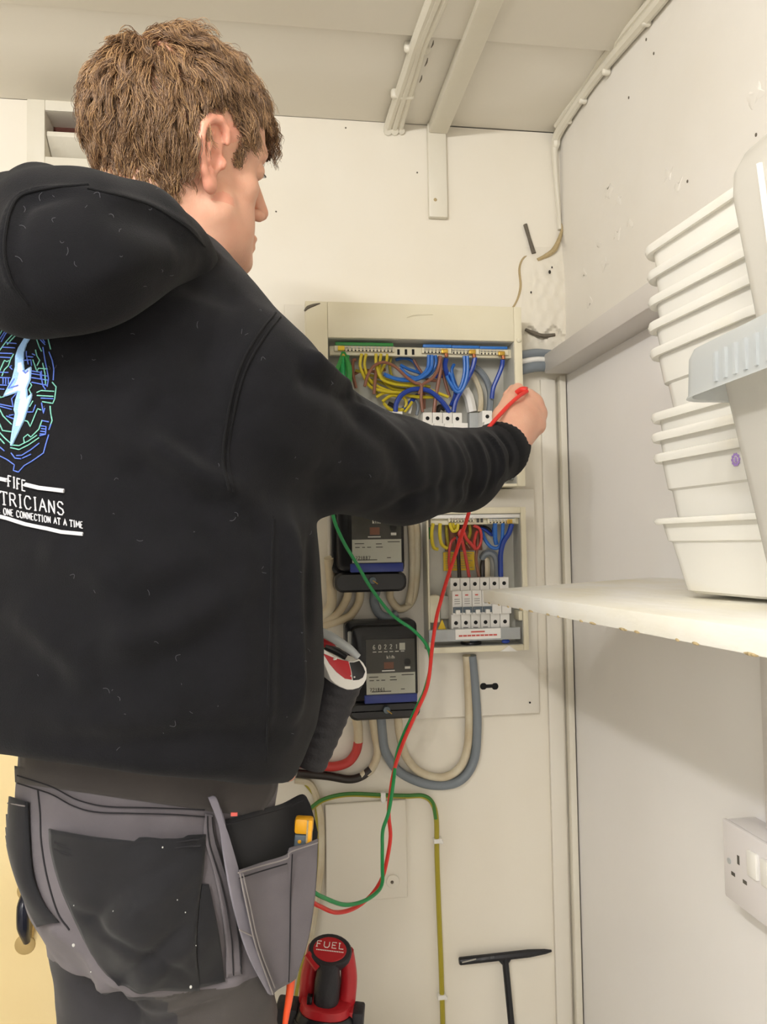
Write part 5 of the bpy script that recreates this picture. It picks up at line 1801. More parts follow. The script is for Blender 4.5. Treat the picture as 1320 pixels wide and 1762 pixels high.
# trunk and limbs of the body under the clothes
fb = Field((-.62, .25, -.01), (.62, 1.32, 1.60), .0085)
fb.add(loft_fn([(.86, .085, .065, .035, -.02), (1.05, .095, .068, .02, -.02), (1.25, .135, .095, .0, -.01), (1.38, .135, .09, -.005, -.01), (1.46, .10, .07, 0, 0), (1.50, .06, .06, .01, 0)]), B(0, 0, .9) - .25, B(0, 0, 1.5) + .25, .03)
fb.cone(NB, H(-.012, -.058, -.10), .055, .05, .02)
fb.chain([B(.03, 0, 1.43), SR, W(690, 806, .95), WR], [.05, .05, .038, .026], .02)
fb.chain([B(-.03, 0, 1.43), SL, LE, LH], [.05, .05, .038, .026], .02)
for s in (-1, 1):
    fb.chain([B(s * .052 - .02, .04, .90), B(s * .060 - .006, .062, .50), B(s * .078 - .004, .036, .09)], [.052, .044, .036], .02)
    fb.cone(B(s * .085, -.03, .045), B(s * .095, .11, .035), .035, .028, .02)
P4, Q4 = fb.mesh(1)
P4, Q4 = keep_biggest(P4, Q4)
PP, QQ, o_ = [], [], 0
for p, q in ((P1, Q1), (P2, Q2), (P3, Q3), (P4, Q4)):
    PP.append(p); QQ.append(q + o_); o_ += len(p)
bpy.data.objects.remove(person)
me = bpy.data.meshes.new('person')
b0 = np.array((BC[0], BC[1], 0))
me.from_pydata([tuple(p - b0) for p in np.vstack(PP)], [], [tuple(int(i) for i in q) for q in np.vstack(QQ)])
me.polygons.foreach_set('use_smooth', [True] * len(me.polygons))
me.materials.append(M['skin'])
me.materials.append(M['skin_ear'])
_c = (P1[Q1].mean(axis=1) - HO) @ HAX.T / SCL
_ear = (np.abs(_c[:, 0]) > .070) & (np.abs(_c[:, 1] + .008) < .03) & (_c[:, 2] < .042) & (_c[:, 2] > -.042)
_mi = np.zeros(len(me.polygons), np.int32); _mi[:len(Q1)][_ear] = 1
me.polygons.foreach_set('material_index', _mi)
person = bpy.data.objects.new('person', me)
COL.objects.link(person)
person.location = Vector(b0)
BASE[person.name] = Vector(b0)
setp(person, 'person with wavy brown hair in a black printed hoodie reaching towards the open fuse box', 'person')

# hoodie meshes
hoodie = link_mesh('hoodie', HP, HQ, M['fleece'], person)
hood = link_mesh('hood', HDP, HDQ, M['fleece'], hoodie)


def cast_tube(name, pts, r, mtl, parent, bt, off=0.0, n=6, sub=5, flat=None):
    C = castpoly(bt, pts, off, sub)
    if len(C) < 2: return None
    return MB().tube(C, r, n, 1, flat=flat).build(name, mtl, parent, smooth=True)


hood_bvh = bvh(HDP, HDQ)
for pts_ in ([(474, 538), (441, 580), (411, 637), (391, 718), (383, 790), (394, 843)], [(482, 545), (449, 588), (420, 643), (400, 722), (392, 793), (402, 846)],
             [(470, 890), (468, 960), (466, 1050), (463, 1150), (458, 1310)]):
    cast_tube('seam', pts_, .0011, M['rib'], hoodie, hoodie_bvh, .0003)
for pts_ in ([(152, 318), (72, 326), (24, 348), (7, 420), (18, 480), (48, 524)], [(352, 424), (316, 388), (248, 349), (150, 324)]):
    cast_tube('hood_seam', pts_, .0011, M['rib'], hood, hood_bvh, .0003)

# lint caught in the fleece
lint = MB()
lr_ = random.Random(4)
spots = [(318, 150 + 0, 0)]
for k in range(80):
    if k < 22: x, y, bt_ = lr_.uniform(20, 330), lr_.uniform(320, 500), hood_bvh
    else: x, y, bt_ = lr_.uniform(60, 640), lr_.uniform(500, 1290), hoodie_bvh
    h, n = cast(bt_, x, y)
    if h is None: continue
    if n @ (CAM - h) < 0: n = -n
    a = lr_.uniform(0, 6.28)
    u = AX_R * math.cos(a) + AX_U * math.sin(a); v = AX_R * -math.sin(a) + AX_U * math.cos(a)
    L = lr_.uniform(.0005, .0034)
    q = [h + n * .0009 + u * L * t + v * L * (.2 + .9 * (k % 5) / 5) * math.cos(t * (1.2 + .5 * (k % 3))) for t in (-1, -.4, .3, 1)]
    lint.tube(q, .00011, 4, 3)
lint.build('lint', M['lint'], hoodie, smooth=True, kind='stuff')

# rib cuff as its own ring of knit at the end of the sleeve
cuffA, cuffB = W(850, 782, 1.108), W(873, 768, 1.134)
cax = (cuffB - cuffA) / np.linalg.norm(cuffB - cuffA)
u1 = np.cross(cax, (0, 0, 1.0)); u1 /= np.linalg.norm(u1); u2 = np.cross(cax, u1)
nn = 72
rs = []
for (t, r) in ((-.002, .0400), (.008, .0435), (.020, .0425), (.030, .0405), (.0345, .0385), (.034, .034), (.02, .033)):
    rs.append([cuffA + cax * t + (u1 * math.cos(a) + u2 * math.sin(a)) * (r + (.0006 if i % 2 else -.0003)) for i, a in enumerate(np.arange(nn) * 2 * math.pi / nn)])
MB().rings(rs, False, False).build('ribbed_cuff', M['rib'], hoodie, smooth=True)

# ------------------------------------------------------------------ embroidery on the back
hoodie_all = BVHTree.FromPolygons([tuple(p) for p in HP], [tuple(int(i) for i in q) for q in HQ])


def emb(mb, pts, r, off=.0008, close=False):
    q = [np.array(p, float) for p in pts]
    if close: q.append(q[0])
    fine = []
    for a, b in zip(q[:-1], q[1:]):
        n = max(1, int(np.linalg.norm(b - a) / 4))
        for k in range(n): fine.append(a + (b - a) * k / n)
    fine.append(q[-1])
    C = []
    for p in fine:
        h, nrm = cast(hoodie_all, p[0], p[1])
        if h is None: continue
        if nrm @ (CAM - h) < 0: nrm = -nrm
        C.append(h + nrm * off)
    if len(C) > 1: mb.tube(C, r, 5, 1)


def lz(x, y):                                          # measuring grid of the emblem
    return x / 4.406, 530 + y / 4.406


blue, green, ice, white = MB(), MB(), MB(), MB()
T_ = lambda L: [lz(*p) for p in L]
# outer ring of the emblem, drawn as broken circuit-like arcs
for mbx, L in (
    (green, [(255, 75), (300, 95), (330, 150), (365, 220), (388, 315)]), (blue, [(375, 335), (400, 400), (412, 470), (408, 550)]), (green, [(400, 565), (430, 600), (420, 690), (405, 725), (325, 712)]),
    (green, [(283, 642), (315, 628), (415, 634)]), (green, [(285, 665), (335, 668), (410, 672)]), (blue, [(315, 685), (410, 690)]), (green, [(385, 745), (390, 800), (400, 855), (385, 895)]), (blue, [(392, 880), (375, 925)]),
    (blue, [(375, 960), (350, 1040), (335, 1100), (250, 1160), (190, 1195), (145, 1245), (108, 1232), (115, 1190), (60, 1150), (0, 1120)]),
    (green, [(262, 128), (300, 180)]), (blue, [(265, 185), (300, 230), (345, 280)]), (blue, [(300, 190), (345, 265)]), (green, [(255, 180), (285, 245), (300, 290), (320, 330)]),
    (blue, [(330, 300), (345, 400), (360, 470), (372, 540), (362, 600)]), (green, [(328, 420), (345, 500), (350, 580)]), (blue, [(318, 480), (320, 540), (330, 590)]),
    (blue, [(330, 590), (350, 620)]), (blue, [(320, 720), (335, 800), (345, 760)]),
    (green, [(275, 320), (285, 365), (305, 400), (285, 440)]), (green, [(255, 395), (285, 485), (295, 460), (365, 465)]), (blue, [(205, 330), (205, 370), (255, 375)]), (blue, [(180, 400), (240, 395), (245, 440)]), (blue, [(210, 380), (220, 430)]), (blue, [(250, 350), (270, 360)]),
    (blue, [(245, 500), (370, 520)]), (blue, [(245, 530), (370, 550)]), (blue, [(245, 565), (360, 588)]), (blue, [(245, 480), (310, 490), (315, 545)]), (green, [(235, 570), (245, 590), (225, 620), (240, 650)]),
    (blue, [(200, 790), (255, 790), (275, 735)]), (green, [(195, 855), (215, 860), (235, 900), (290, 765), (318, 775)]), (green, [(230, 750), (255, 705)]), (blue, [(325, 855), (375, 865)]), (blue, [(315, 895), (355, 900), (350, 960), (305, 970)]), (blue, [(318, 915), (355, 920)]), (blue, [(312, 935), (352, 940)]), (blue, [(308, 955), (350, 958)]),
    (green, [(325, 850), (300, 920), (240, 980), (215, 960), (185, 985), (190, 1025)]), (green, [(90, 1040), (150, 1045), (220, 1010), (285, 965)]), (green, [(85, 1060), (150, 1075), (220, 1040), (300, 985)]), (blue, [(175, 1140), (240, 1110)]), (blue, [(130, 1120), (170, 1118), (240, 1075), (303, 1025)]), (blue, [(90, 1100), (120, 1140), (165, 1145)]),
    (green, [(130, 75), (165, 68)]), (green, [(130, 72), (75, 105), (35, 150), (0, 210)]), (blue, [(150, 118), (90, 140), (40, 185), (5, 240)]), (blue, [(205, 130), (240, 150)]), (blue, [(200, 125), (110, 135), (50, 195), (15, 260)]), (green, [(240, 172), (150, 165), (90, 215), (50, 260), (0, 330)]), (green, [(205, 195), (130, 205), (95, 240), (60, 280)]),
    (blue, [(50, 265), (130, 272)]), (blue, [(20, 300), (120, 305)]), (blue, [(5, 345), (100, 348)]), (blue, [(0, 375), (90, 380)]), (green, [(110, 350), (85, 395), (70, 440), (40, 470), (20, 520)]), (green, [(5, 480), (40, 400), (60, 410), (75, 400)]), (blue, [(100, 470), (80, 450), (95, 440)]),
    (blue, [(0, 490), (70, 492)]), (blue, [(0, 530), (85, 532)]), (blue, [(30, 530), (30, 580)]), (blue, [(50, 530), (50, 580)]), (blue, [(70, 530), (70, 580)]), (blue, [(0, 585), (60, 588)]), (blue, [(0, 615), (40, 618)]), (green, [(0, 665), (10, 680), (40, 672)]), (blue, [(0, 745), (95, 770)]), (blue, [(0, 730), (105, 750), (95, 690), (130, 650)]),
    (blue, [(55, 820), (110, 842)]), (blue, [(75, 815), (110, 810)]), (green, [(0, 760), (30, 820), (95, 885)]), (green, [(0, 870), (25, 930), (95, 940)]), (green, [(0, 940), (40, 985), (90, 1030)]), (green, [(0, 985), (40, 1030)]), (blue, [(0, 1050), (40, 1085)]),
):
    emb(mbx, T_(L), .00052)
# the part of the emblem that continues round the back, out of the picture: mirrored arcs
for mbx, L in ((green, [(-10, 75), (-60, 95), (-110, 160), (-150, 240)]), (blue, [(-160, 260), (-200, 400), (-215, 550)]), (green, [(-215, 600), (-225, 720), (-205, 800)]), (blue, [(-200, 880), (-150, 1040), (-60, 1110), (0, 1120)])):
    emb(mbx, T_(L), .00052)
# lightning bolt: rows of satin stitch filling its outline
bolt_l = [(242, 165), (200, 230), (150, 310), (130, 370), (128, 450), (105, 540), (40, 668), (150, 630), (130, 700), (118, 770), (128, 800), (110, 900), (95, 1000), (92, 1042)]
bolt_r = [(246, 165), (240, 215), (205, 270), (182, 340), (180, 430), (188, 490), (240, 455), (232, 545), (205, 610), (210, 690), (248, 655), (222, 730), (185, 850), (92, 1045)]
NL = 150
lyy = np.linspace(172, 1040, NL)


bolt = bolt_l + bolt_r[::-1]
for k, y in enumerate(lyy):
    xs = []
    for a, b in zip(bolt, bolt[1:] + bolt[:1]):
        if (a[1] - y) * (b[1] - y) < 0:
            xs.append(a[0] + (b[0] - a[0]) * (y - a[1]) / (b[1] - a[1]))
    xs.sort()
    for xl, xr in zip(xs[0::2], xs[1::2]):
        w_ = xr - xl
        if w_ < 3: continue
        emb(ice, [lz(xl, y + 3), lz(xl + w_ * .35, y + 1)], .0010, .0007)
        emb(white if 420 < y < 900 else ice, [lz(xl + w_ * .32, y + 1), lz(xr, y - 3)], .0010, .0008)
for bl in (bolt_l, bolt_r):
    emb(ice, T_(bl), .0010, .001)
emb(blue, T_([(150, 590), (75, 612), (120, 540)]), .0007, .0016)
emb(blue, T_([(185, 480), (205, 500), (225, 480)]), .0007, .0016)

# lettering, following the sloping lines of the print


def letter_line(txt, x0, y0, x1, y1, h, shear, r, curve=0.0):
    st, wd = text_strokes(txt, 1.30)
    for s_ in st:
        pp = []
        for (u, v) in s_:
            t = u / wd
            pp.append((x0 + (x1 - x0) * t + shear * v * h, y0 + (y1 - y0) * t + curve * t * (1 - t) - v * h))
        emb(white, pp, r, .0009)


letter_line('FIFE', *lz(68, 1350), *lz(200, 1390), 18, -.02, .00062)
letter_line('ELECTRICIANS', -52, 857, *lz(492, 1572), 22, -.05, .00062, 2)
letter_line('ONE CONNECTION AT A TIME', *lz(35, 1565), *lz(632, 1672), 11, -.05, .00045, 3)
letter_line('E', -6, *lz(0, 1552)[1:], *lz(8, 1552), 11, -.05, .0006)
for L, r in (([(-200, 1265), (-60, 1282), (62, 1308)], .0017), ([(198, 1340), (300, 1365), (490, 1388)], .0018), ([(-260, 1530), (-60, 1565), (60, 1595), (200, 1640), (360, 1675), (470, 1702), (632, 1717)], .0016)):
    emb(white, T_(L), r, .0010)
pr = None
for mbx, nm, mk in ((blue, 'blue_stitching', 'thread_blue'), (green, 'green_stitching', 'thread_green'), (ice, 'bolt_stitching', 'thread_ice'), (white, 'white_lettering', 'thread_white')):
    o = mbx.build(nm, M[mk], hoodie, smooth=True)
    o['kind'] = 'stuff'
    if nm == 'white_lettering': o['label'] = 'white embroidered words and rules across the back'

# ------------------------------------------------------------------ trousers
ft_ = Field(B(0, 0, 0) - np.array((.36, .36, .02)), B(0, 0, 1.10) + np.array((.36, .36, 0)), .0048)
PCF = .035                                              # pelvis sits a little forward of the hoodie's axis
ft_.add(loft_fn([(.82, .090, .095, PCF, -.010), (.87, .118, .106, PCF, -.018), (.93, .135, .110, PCF, -.021), (1.0, .140, .108, PCF, -.015), (1.07, .140, .106, PCF, -.013)], 2.1), B(0, 0, .8) - .25, B(0, 0, 1.07) + .25, .015)
for s in (-1, 1):
    ft_.ell(B(s * .056 - .022 + (.026 if s < 0 else 0), PCF - .046, .885 if s > 0 else .905), (BR, BF, BU), (.068 if s > 0 else .050, .066 if s > 0 else .060, .086 if s > 0 else .070), .022)
    ft_.chain([B(s * .054 - .014, PCF + .004, .87), B(s * .054 - .008, PCF + .022, .68), B(s * .060 - .006, PCF + .03, .46), B(s * .07 - .004, PCF + .01, .22), B(s * .08 - .004, PCF, .05)], [.070, .064, .062, .062, .064], .018)
P, Q = ft_.mesh(2)
P, Q = keep_biggest(P, Q)
N = normals(P, Q)
btt = bvh(P, Q)
disp = vnoise(P, 45, 21) * .0015 + vnoise(P, 110, 22) * .0006
for pth, amp, sg in [([(100, 1600), (150, 1640), (180, 1700)], -.005, .01), ([(110, 1660), (150, 1690), (190, 1740)], .004, .012), ([(200, 1690), (260, 1735), (330, 1720), (400, 1690)], -.006, .008), ([(210, 1710), (270, 1755), (350, 1740)], .005, .012), ([(350, 1420), (300, 1440), (250, 1440)], .003, .012), ([(410, 1650), (450, 1690), (470, 1740)], -.004, .012)]:
    C = castpoly(btt, pth, 0, 5)
    if len(C) < 2: continue
    d, t = seg_dist(P, C)
    disp += amp * np.exp(-(d / sg) ** 2)
P = relax(P + N * disp[:, None], Q, .25)
_r, _f, _z = bodyco(P[:, 0], P[:, 1], P[:, 2])
_zy = .800 + .02 * np.cos(_r * 12)
P[:, 2] = np.where(np.abs(_z - _zy) < .0027, _zy, _z)
TP, TQ = P, Q
trousers_bvh = bvh(TP, TQ)
cen = P[Q].mean(axis=1)
rr_, ff_, zz_ = bodyco(cen[:, 0], cen[:, 1], cen[:, 2])
zyoke = .800 + .02 * np.cos(rr_ * 12)
midx = np.where(zz_ > zyoke, 0, np.where(rr_ > .05, 2, 1))
midx = np.where((zz_ <= zyoke + .03) & (rr_ > .125), 3, midx)
trousers = link_mesh('work_trousers', TP, TQ, None, person, mats=[M['tgrey'], M['tdark'], M['tbrown'], M['tblack']], midx=midx)


def patch(name, left, right, mtl, parent, bt, off, nu=26, nv=34, bulge=0.0, thick=.0016, gape=0.0, edge=.0015, dmin=None, wave=0.0):
    """a piece of cloth lying on the surface: left and right edges given as pixel paths from top to bottom"""
    L = np.array([p for p in catmull([(x, y, 0) for x, y in left], 8)])[:, :2]
    R = np.array([p for p in catmull([(x, y, 0) for x, y in right], 8)])[:, :2]

    def samp(A, t):
        s = np.concatenate([[0], np.cumsum(np.linalg.norm(np.diff(A, axis=0), axis=1))]); s /= s[-1]
        return np.array([np.interp(t, s, A[:, 0]), np.interp(t, s, A[:, 1])])
    G = np.zeros((nv + 1, nu + 1, 3)); ok = np.zeros((nv + 1, nu + 1), bool); NN = np.zeros_like(G)
    for j in range(nv + 1):
        a, b = samp(L, j / nv), samp(R, j / nv)
        for i in range(nu + 1):
            q = a + (b - a) * i / nu
            h, n = cast(bt, q[0], q[1])
            if h is None: continue
            if n @ (CAM - h) < 0: n = -n
            ok[j, i] = True; G[j, i] = h; NN[j, i] = n
    # smooth the base a little, so the cloth bridges small dips
    for _ in range(3):
        A = G.copy()
        for dj, di in ((1, 0), (-1, 0), (0, 1), (0, -1)):
            pass
        sm = (np.roll(G, 1, 0) + np.roll(G, -1, 0) + np.roll(G, 1, 1) + np.roll(G, -1, 1)) / 4
        inner = np.zeros_like(ok); inner[1:-1, 1:-1] = True
        allok = ok & np.roll(ok, 1, 0) & np.roll(ok, -1, 0) & np.roll(ok, 1, 1) & np.roll(ok, -1, 1) & inner
        G[allok] = A[allok] * .5 + sm[allok] * .5
    idx = -np.ones((nv + 1, nu + 1), int); V = []
    for j in range(nv + 1):
        for i in range(nu + 1):
            if not ok[j, i]: continue
            u, v = i / nu, j / nv
            o = off + bulge * math.sin(math.pi * u) ** .8 * math.sin(math.pi * min(1, .12 + v * .88)) + gape * max(0, 1 - v * 4) * math.sin(math.pi * u)
            o += wave * math.sin(u * 9 + v * 5) * math.sin(math.pi * u) * math.sin(math.pi * v)
            if name == 'back_pocket' and nu > 20:
                cr = -.0035 * math.exp(-((v + u * .55 - .62) / .05) ** 2) + .0045 * math.exp(-((v + u * .55 - .77) / .08) ** 2) - .004 * math.exp(-((v + u * .45 - 1.0) / .05) ** 2) + .004 * math.exp(-((v + u * .45 - 1.13) / .06) ** 2) - .003 * math.exp(-((v - u * .5 - .45) / .05) ** 2)
                o += 1.2 * cr * math.sin(math.pi * u) ** .5
            idx[j, i] = len(V); V.append(G[j, i] + NN[j, i] * o)
    Fs = []
    for j in range(nv):
        for i in range(nu):
            q = (idx[j, i], idx[j + 1, i], idx[j + 1, i + 1], idx[j, i + 1])
            if min(q) >= 0: Fs.append(q)
    return MB().add(V, Fs).build(name, mtl, parent, smooth=True, solid=thick)


def sheet(name, rows, mtl, parent, thick=.0016, sub=6):
    """cloth spanned by rows of points (pixel x, pixel y, distance)"""
    R = [catmull([W(*p) for p in r], sub) for r in rows]
    cols = [catmull([R[j][i] for j in range(len(R))], sub) for i in range(len(R[0]))]
    nu, nv = len(cols), len(cols[0])
    V = [cols[i][j] for j in range(nv) for i in range(nu)]
    Fs = [(j * nu + i, (j + 1) * nu + i, (j + 1) * nu + i + 1, j * nu + i + 1) for j in range(nv - 1) for i in range(nu - 1)]
    return MB().add(V, Fs).build(name, mtl, parent, smooth=True, solid=thick)


# waistband, and the hem of the shirt showing under the hoodie
patch('waistband', [(18, 1290), (20, 1318), (22, 1344)], [(480, 1290), (470, 1360), (440, 1405)], M['tband'], trousers, trousers_bvh, .0022, 44, 10)
for pts_ in ([(22, 1343), (88, 1363), (132, 1386), (176, 1396), (264, 1398), (351, 1402)], [(22, 1330), (88, 1350), (140, 1376), (190, 1386), (264, 1388), (351, 1391)]):
    cast_tube('stitch_line', pts_, .0007, M['stitchd'], trousers, trousers_bvh, .0030)
# back pockets
pk = patch('back_pocket', [(90, 1424), (92, 1460), (108, 1520), (130, 1570), (165, 1640), (205, 1692)], [(352, 1434), (347, 1490), (338, 1560), (334, 1630), (342, 1700)], M['tblack'], trousers, trousers_bvh, .0035, 34, 36, bulge=.012, gape=.010, wave=.006)
patch('pocket_gusset', [(345, 1520), (338, 1600), (338, 1696)], [(356, 1520), (372, 1600), (386, 1688)], M['tblack'], trousers, trousers_bvh, .003, 10, 24, thick=.001)
for o_ in (0, 12):
    cast_tube('stitch_line', [(112, 1442 + o_), (150, 1455 + o_), (200, 1460 + o_), (270, 1453 + o_), (338, 1440 + o_)], .0007, M['stitchd'], pk, trousers_bvh, .0125)
pl_ = patch('back_pocket', [(7, 1362), (10, 1400), (24, 1470), (48, 1545), (70, 1590)], [(54, 1378), (56, 1430), (62, 1500), (80, 1550), (106, 1585)], M['tblack'], trousers, trousers_bvh, .0035, 14, 30, bulge=.006)
cast_tube('stitch_line', [(10, 1378), (30, 1381), (54, 1384)], .0007, M['stitch'], pl_, trousers_bvh, .0065)
# seams: centre back, outer seam strip, yoke
for pts_ in ([(66, 1358), (70, 1400), (72, 1450), (82, 1510), (100, 1570), (120, 1600)],):
    cast_tube('stitch_line', pts_, .0008, M['stitchd'], trousers, trousers_bvh, .0006)
patch('seam_strip', [(352, 1398), (350, 1440), (366, 1500), (378, 1560), (386, 1620), (388, 1680)], [(366, 1400), (372, 1450), (392, 1520), (404, 1580), (413, 1640), (414, 1676)], M['tgrey'], trousers, trousers_bvh, .0022, 6, 28, thick=.0014)
for pts_ in ([(356, 1400), (358, 1450), (374, 1510), (388, 1575), (397, 1640), (400, 1676)], [(364, 1402), (369, 1450), (388, 1518), (401, 1580), (410, 1640), (412, 1674)]):
    cast_tube('stitch_line', pts_, .0006, M['stitchd'], trousers, trousers_bvh, .0040)
# paint specks on the pocket
sp = MB()
for (x, y, r) in ((265, 1565, .0028), (320, 1671, .0020), (212, 1557, .001), (150, 1610, .0022), (313, 1562, .0009), (246, 1562, .0009), (300, 1540, .0008), (333, 1620, .0008), (281, 1459, .0012), (150, 1545, .0008), (178, 1650, .0008)):
    h, n = cast(trousers_bvh, x, y)
    if h is not None:
        n = n if n @ (CAM - h) > 0 else -n
        sp.ball(h + n * (.0160 if x < 330 else .006), (r * .6, r * .35, r * .75), 5)
sp.build('paint_specks', M['speck'], pk, smooth=True, kind='stuff')


# holster pocket hanging at the right hip
def hp(x, y):
    """distance of the hanging pocket: its near edge on the left, far edge on the right"""
    lin = .700 + .085 * (x - 360) / 190 + .006 * (y - 1400) / 300
    h, n = cast(trousers_bvh, x, y)
    if h is None: return lin
    return min(lin, float((h - CAM) @ AX_F) - .022)


def prow(pts, dd=0.0):
    out = []
    for x, y in pts:
        d = hp(x, y) + dd
        h, n = cast(trousers_bvh, x, y)
        if h is not None: d = min(d, float((h - CAM) @ AX_F) - .005)
        out.append((x, y, d))
    return out


hol = sheet('holster_pocket', [prow([(412, 1497), (450, 1484), (492, 1471), (499, 1459), (524, 1453), (547, 1443)]), prow([(422, 1552), (455, 1545), (492, 1540), (500, 1538), (524, 1534), (543, 1528)], -.008), prow([(440, 1628), (462, 1625), (490, 1622), (500, 1620), (516, 1616), (531, 1612)], -.008),
                               prow([(468, 1711), (478, 1702), (490, 1695), (497, 1692), (503, 1688), (509, 1683)])], M['tgrey'], trousers)
sheet('holster_back', [prow([(386, 1412), (440, 1396), (486, 1383), (521, 1367), (534, 1384)], 0.030), prow([(398, 1455), (450, 1440), (500, 1425), (530, 1420), (545, 1425)], 0.034), prow([(412, 1500), (455, 1490), (500, 1480), (530, 1465), (545, 1450)], 0.038), prow([(440, 1600), (470, 1600), (500, 1600), (520, 1600), (532, 1600)], 0.044), prow([(470, 1700), (480, 1695), (490, 1690), (500, 1685), (507, 1680)], 0.038)], M['tblack'], trousers)
sheet('holster_edge', [prow([(358, 1372), (372, 1372), (384, 1408)], .004), prow([(376, 1420), (386, 1424), (394, 1440)], .004), prow([(385, 1475), (397, 1485), (411, 1500)], .003), prow([(398, 1545), (412, 1552), (425, 1562)], -.002), prow([(412, 1600), (424, 1606), (437, 1612)], -.003), prow([(432, 1655), (442, 1658), (452, 1660)], -.002), prow([(462, 1710), (466, 1712), (470, 1712)], 0)], M['tlight'], hol if False else trousers)
sheet('holster_side', [prow([(366, 1376), (386, 1410)], .03), prow([(384, 1430), (396, 1450)], .03), prow([(392, 1480), (408, 1500)], .03), prow([(400, 1520), (420, 1545)], .03)], M['tblack'], trousers)
for pts_, mk in (([(410, 1502), (450, 1490), (494, 1477), (500, 1466), (547, 1450)], 'stitch'), ([(412, 1511), (450, 1499), (494, 1486)], 'stitchd'), ([(503, 1470), (500, 1540), (499, 1620), (497, 1690)], 'stitchd'), ([(412, 1500), (424, 1556), (441, 1630), (470, 1711)], 'stitch'), ([(418, 1504), (430, 1556), (446, 1628), (473, 1700)], 'stitch'), ([(412, 1600), (437, 1612)], 'stitch')):
    q = [W(x, y, hp(x, y) - .0105) for x, y in pts_]
    MB().tube(q, .0007, 5, 4).build('stitch_line', M[mk], hol, smooth=True)
for pts_ in ([(386, 1420), (440, 1405), (486, 1392), (521, 1378)],):
    MB().tube([W(x, y, hp(x, y) + .008) for x, y in pts_], .0006, 5, 4).build('stitch_line', M['stitchd'], trousers, smooth=True)
MB().obox(W(403, 1401, hp(403, 1401) - .002), AX_R, AX_F, AX_U, .003, .0006, .0016).build('red_tag', M['l_red'], trousers)

# boots, below the picture
for s in (-1, 1):
    mb = MB()
    c = B(s * .08 - .004, PCF + .03, 0)
    rs = []
    for (z, l, w_, f0) in ((.0, .145, .052, .0), (.02, .148, .054, .0), (.05, .140, .050, -.005), (.085, .085, .046, -.045), (.13, .062, .045, -.06)):
        rs.append([c + BR * w_ * math.cos(a) + BF * (f0 + l * math.sin(a) * (1 if math.sin(a) > 0 else .75)) + BU * (z + .001) for a in np.arange(20) * 2 * math.pi / 20])
    mb.rings(rs).build('boot', M['blackr'], person, smooth=True)

# ------------------------------------------------------------------ hair
hl_y = [-.12, -.085, -.055, -.042, -.034, -.022, .006, .012, .020, .032, .040, .050, .062, .085, .12]
hl_z = [-.095, -.094, -.086, -.044, .010, .044, .050, .044, .006, .004, .040, .058, .068, .074, .074]
loc = (HEADP - HO) @ HAX.T / SCL
lr, lf, lu = loc[:, 0], loc[:, 1], loc[:, 2]
NH = normals(HEADP, HEADQ)
earish = (np.abs(lr) > .066) & (np.abs(lf + .008) < .028) & (lu < .038) & (lu > -.04)
inside = (lu > np.interp(lf, hl_y, hl_z)) & ~earish & (lf < .098)


def thickness(f, u, r):
    """how far the hair stands off the scalp"""
    t = np.interp(u, [-.07, -.04, .0, .035, .055, .075, .10, .14], [.009, .012, .013, .012, .016, .020, .023, .026])
    side = (np.abs(r) > .045) & (f > -.035)
    fade = np.interp(u, [-.01, .035, .050, .066], [.002, .003, .009, .022])
    return np.where(side, np.minimum(t, fade), t)


TK = thickness(lf, lu, lr)
qk = inside[HEADQ].all(axis=1)
used = np.unique(HEADQ[qk])
mp = -np.ones(len(HEADP), int); mp[used] = np.arange(len(used))
_nw = np.exp(-(np.linalg.norm(loc[used] - np.array((-.01, -.062, .118)), axis=1) / .028) ** 2)
cp = HEADP[used] + NH[used] * SCL * (TK[used] * (.45 + .16 * vnoise(HEADP[used], 120, 31) + .25 * _nw))[:, None]
hair = link_mesh('hair', cp, mp[HEADQ[qk]], M['hairbase'], person)

whorl = np.array((-.01, -.062, .118))
cand = np.where(inside)[0]
g2 = np.random.default_rng(5)


def grow(root, nrm, lenn, ang, curl, ph, lift, nseg, wl):
    """one guide hair in head space"""
    p = root.copy(); pts_ = [p.copy()]
    st = lenn / (nseg - 1)
    n0 = nrm.copy()
    v = None
    for k in range(nseg - 1):
        t = k / (nseg - 1)
        c = np.array((0, -.008, .035))
        n = (p - c) / np.array((.074, .096, .086)) ** 2; n /= np.linalg.norm(n)
        fl_ = p - whorl
        fl_ = fl_ - n * (fl_ @ n)
        fl_ /= np.linalg.norm(fl_) + 1e-6
        sw = np.cross(n, fl_)
        fl_ = fl_ * math.cos(ang) + sw * math.sin(ang)
        grav = np.array((0, .0, -1.0)); grav -= n * (grav @ n)
        d = n * (lift * (1 - t) ** 1.3) + fl_ * .9 + grav * (.25 + .5 * t)
        # curl
        b = np.cross(n, fl_)
        a = ph + 2 * math.pi * (k * st) / wl
        d = d + (b * math.cos(a) + n * math.sin(a) * .8) * curl * (t ** .7)
        d /= np.linalg.norm(d)
        p = p + d * st
        # never below the scalp
        q = (p - np.array((0, -.010, .038))) / np.array((.0745, .096, .0835))
        m_ = np.linalg.norm(q)
        if m_ < 1.03: p = np.array((0, -.010, .038)) + q / m_ * 1.03 * np.array((.0745, .096, .0835))
        pts_.append(p.copy())
    return np.array(pts_)


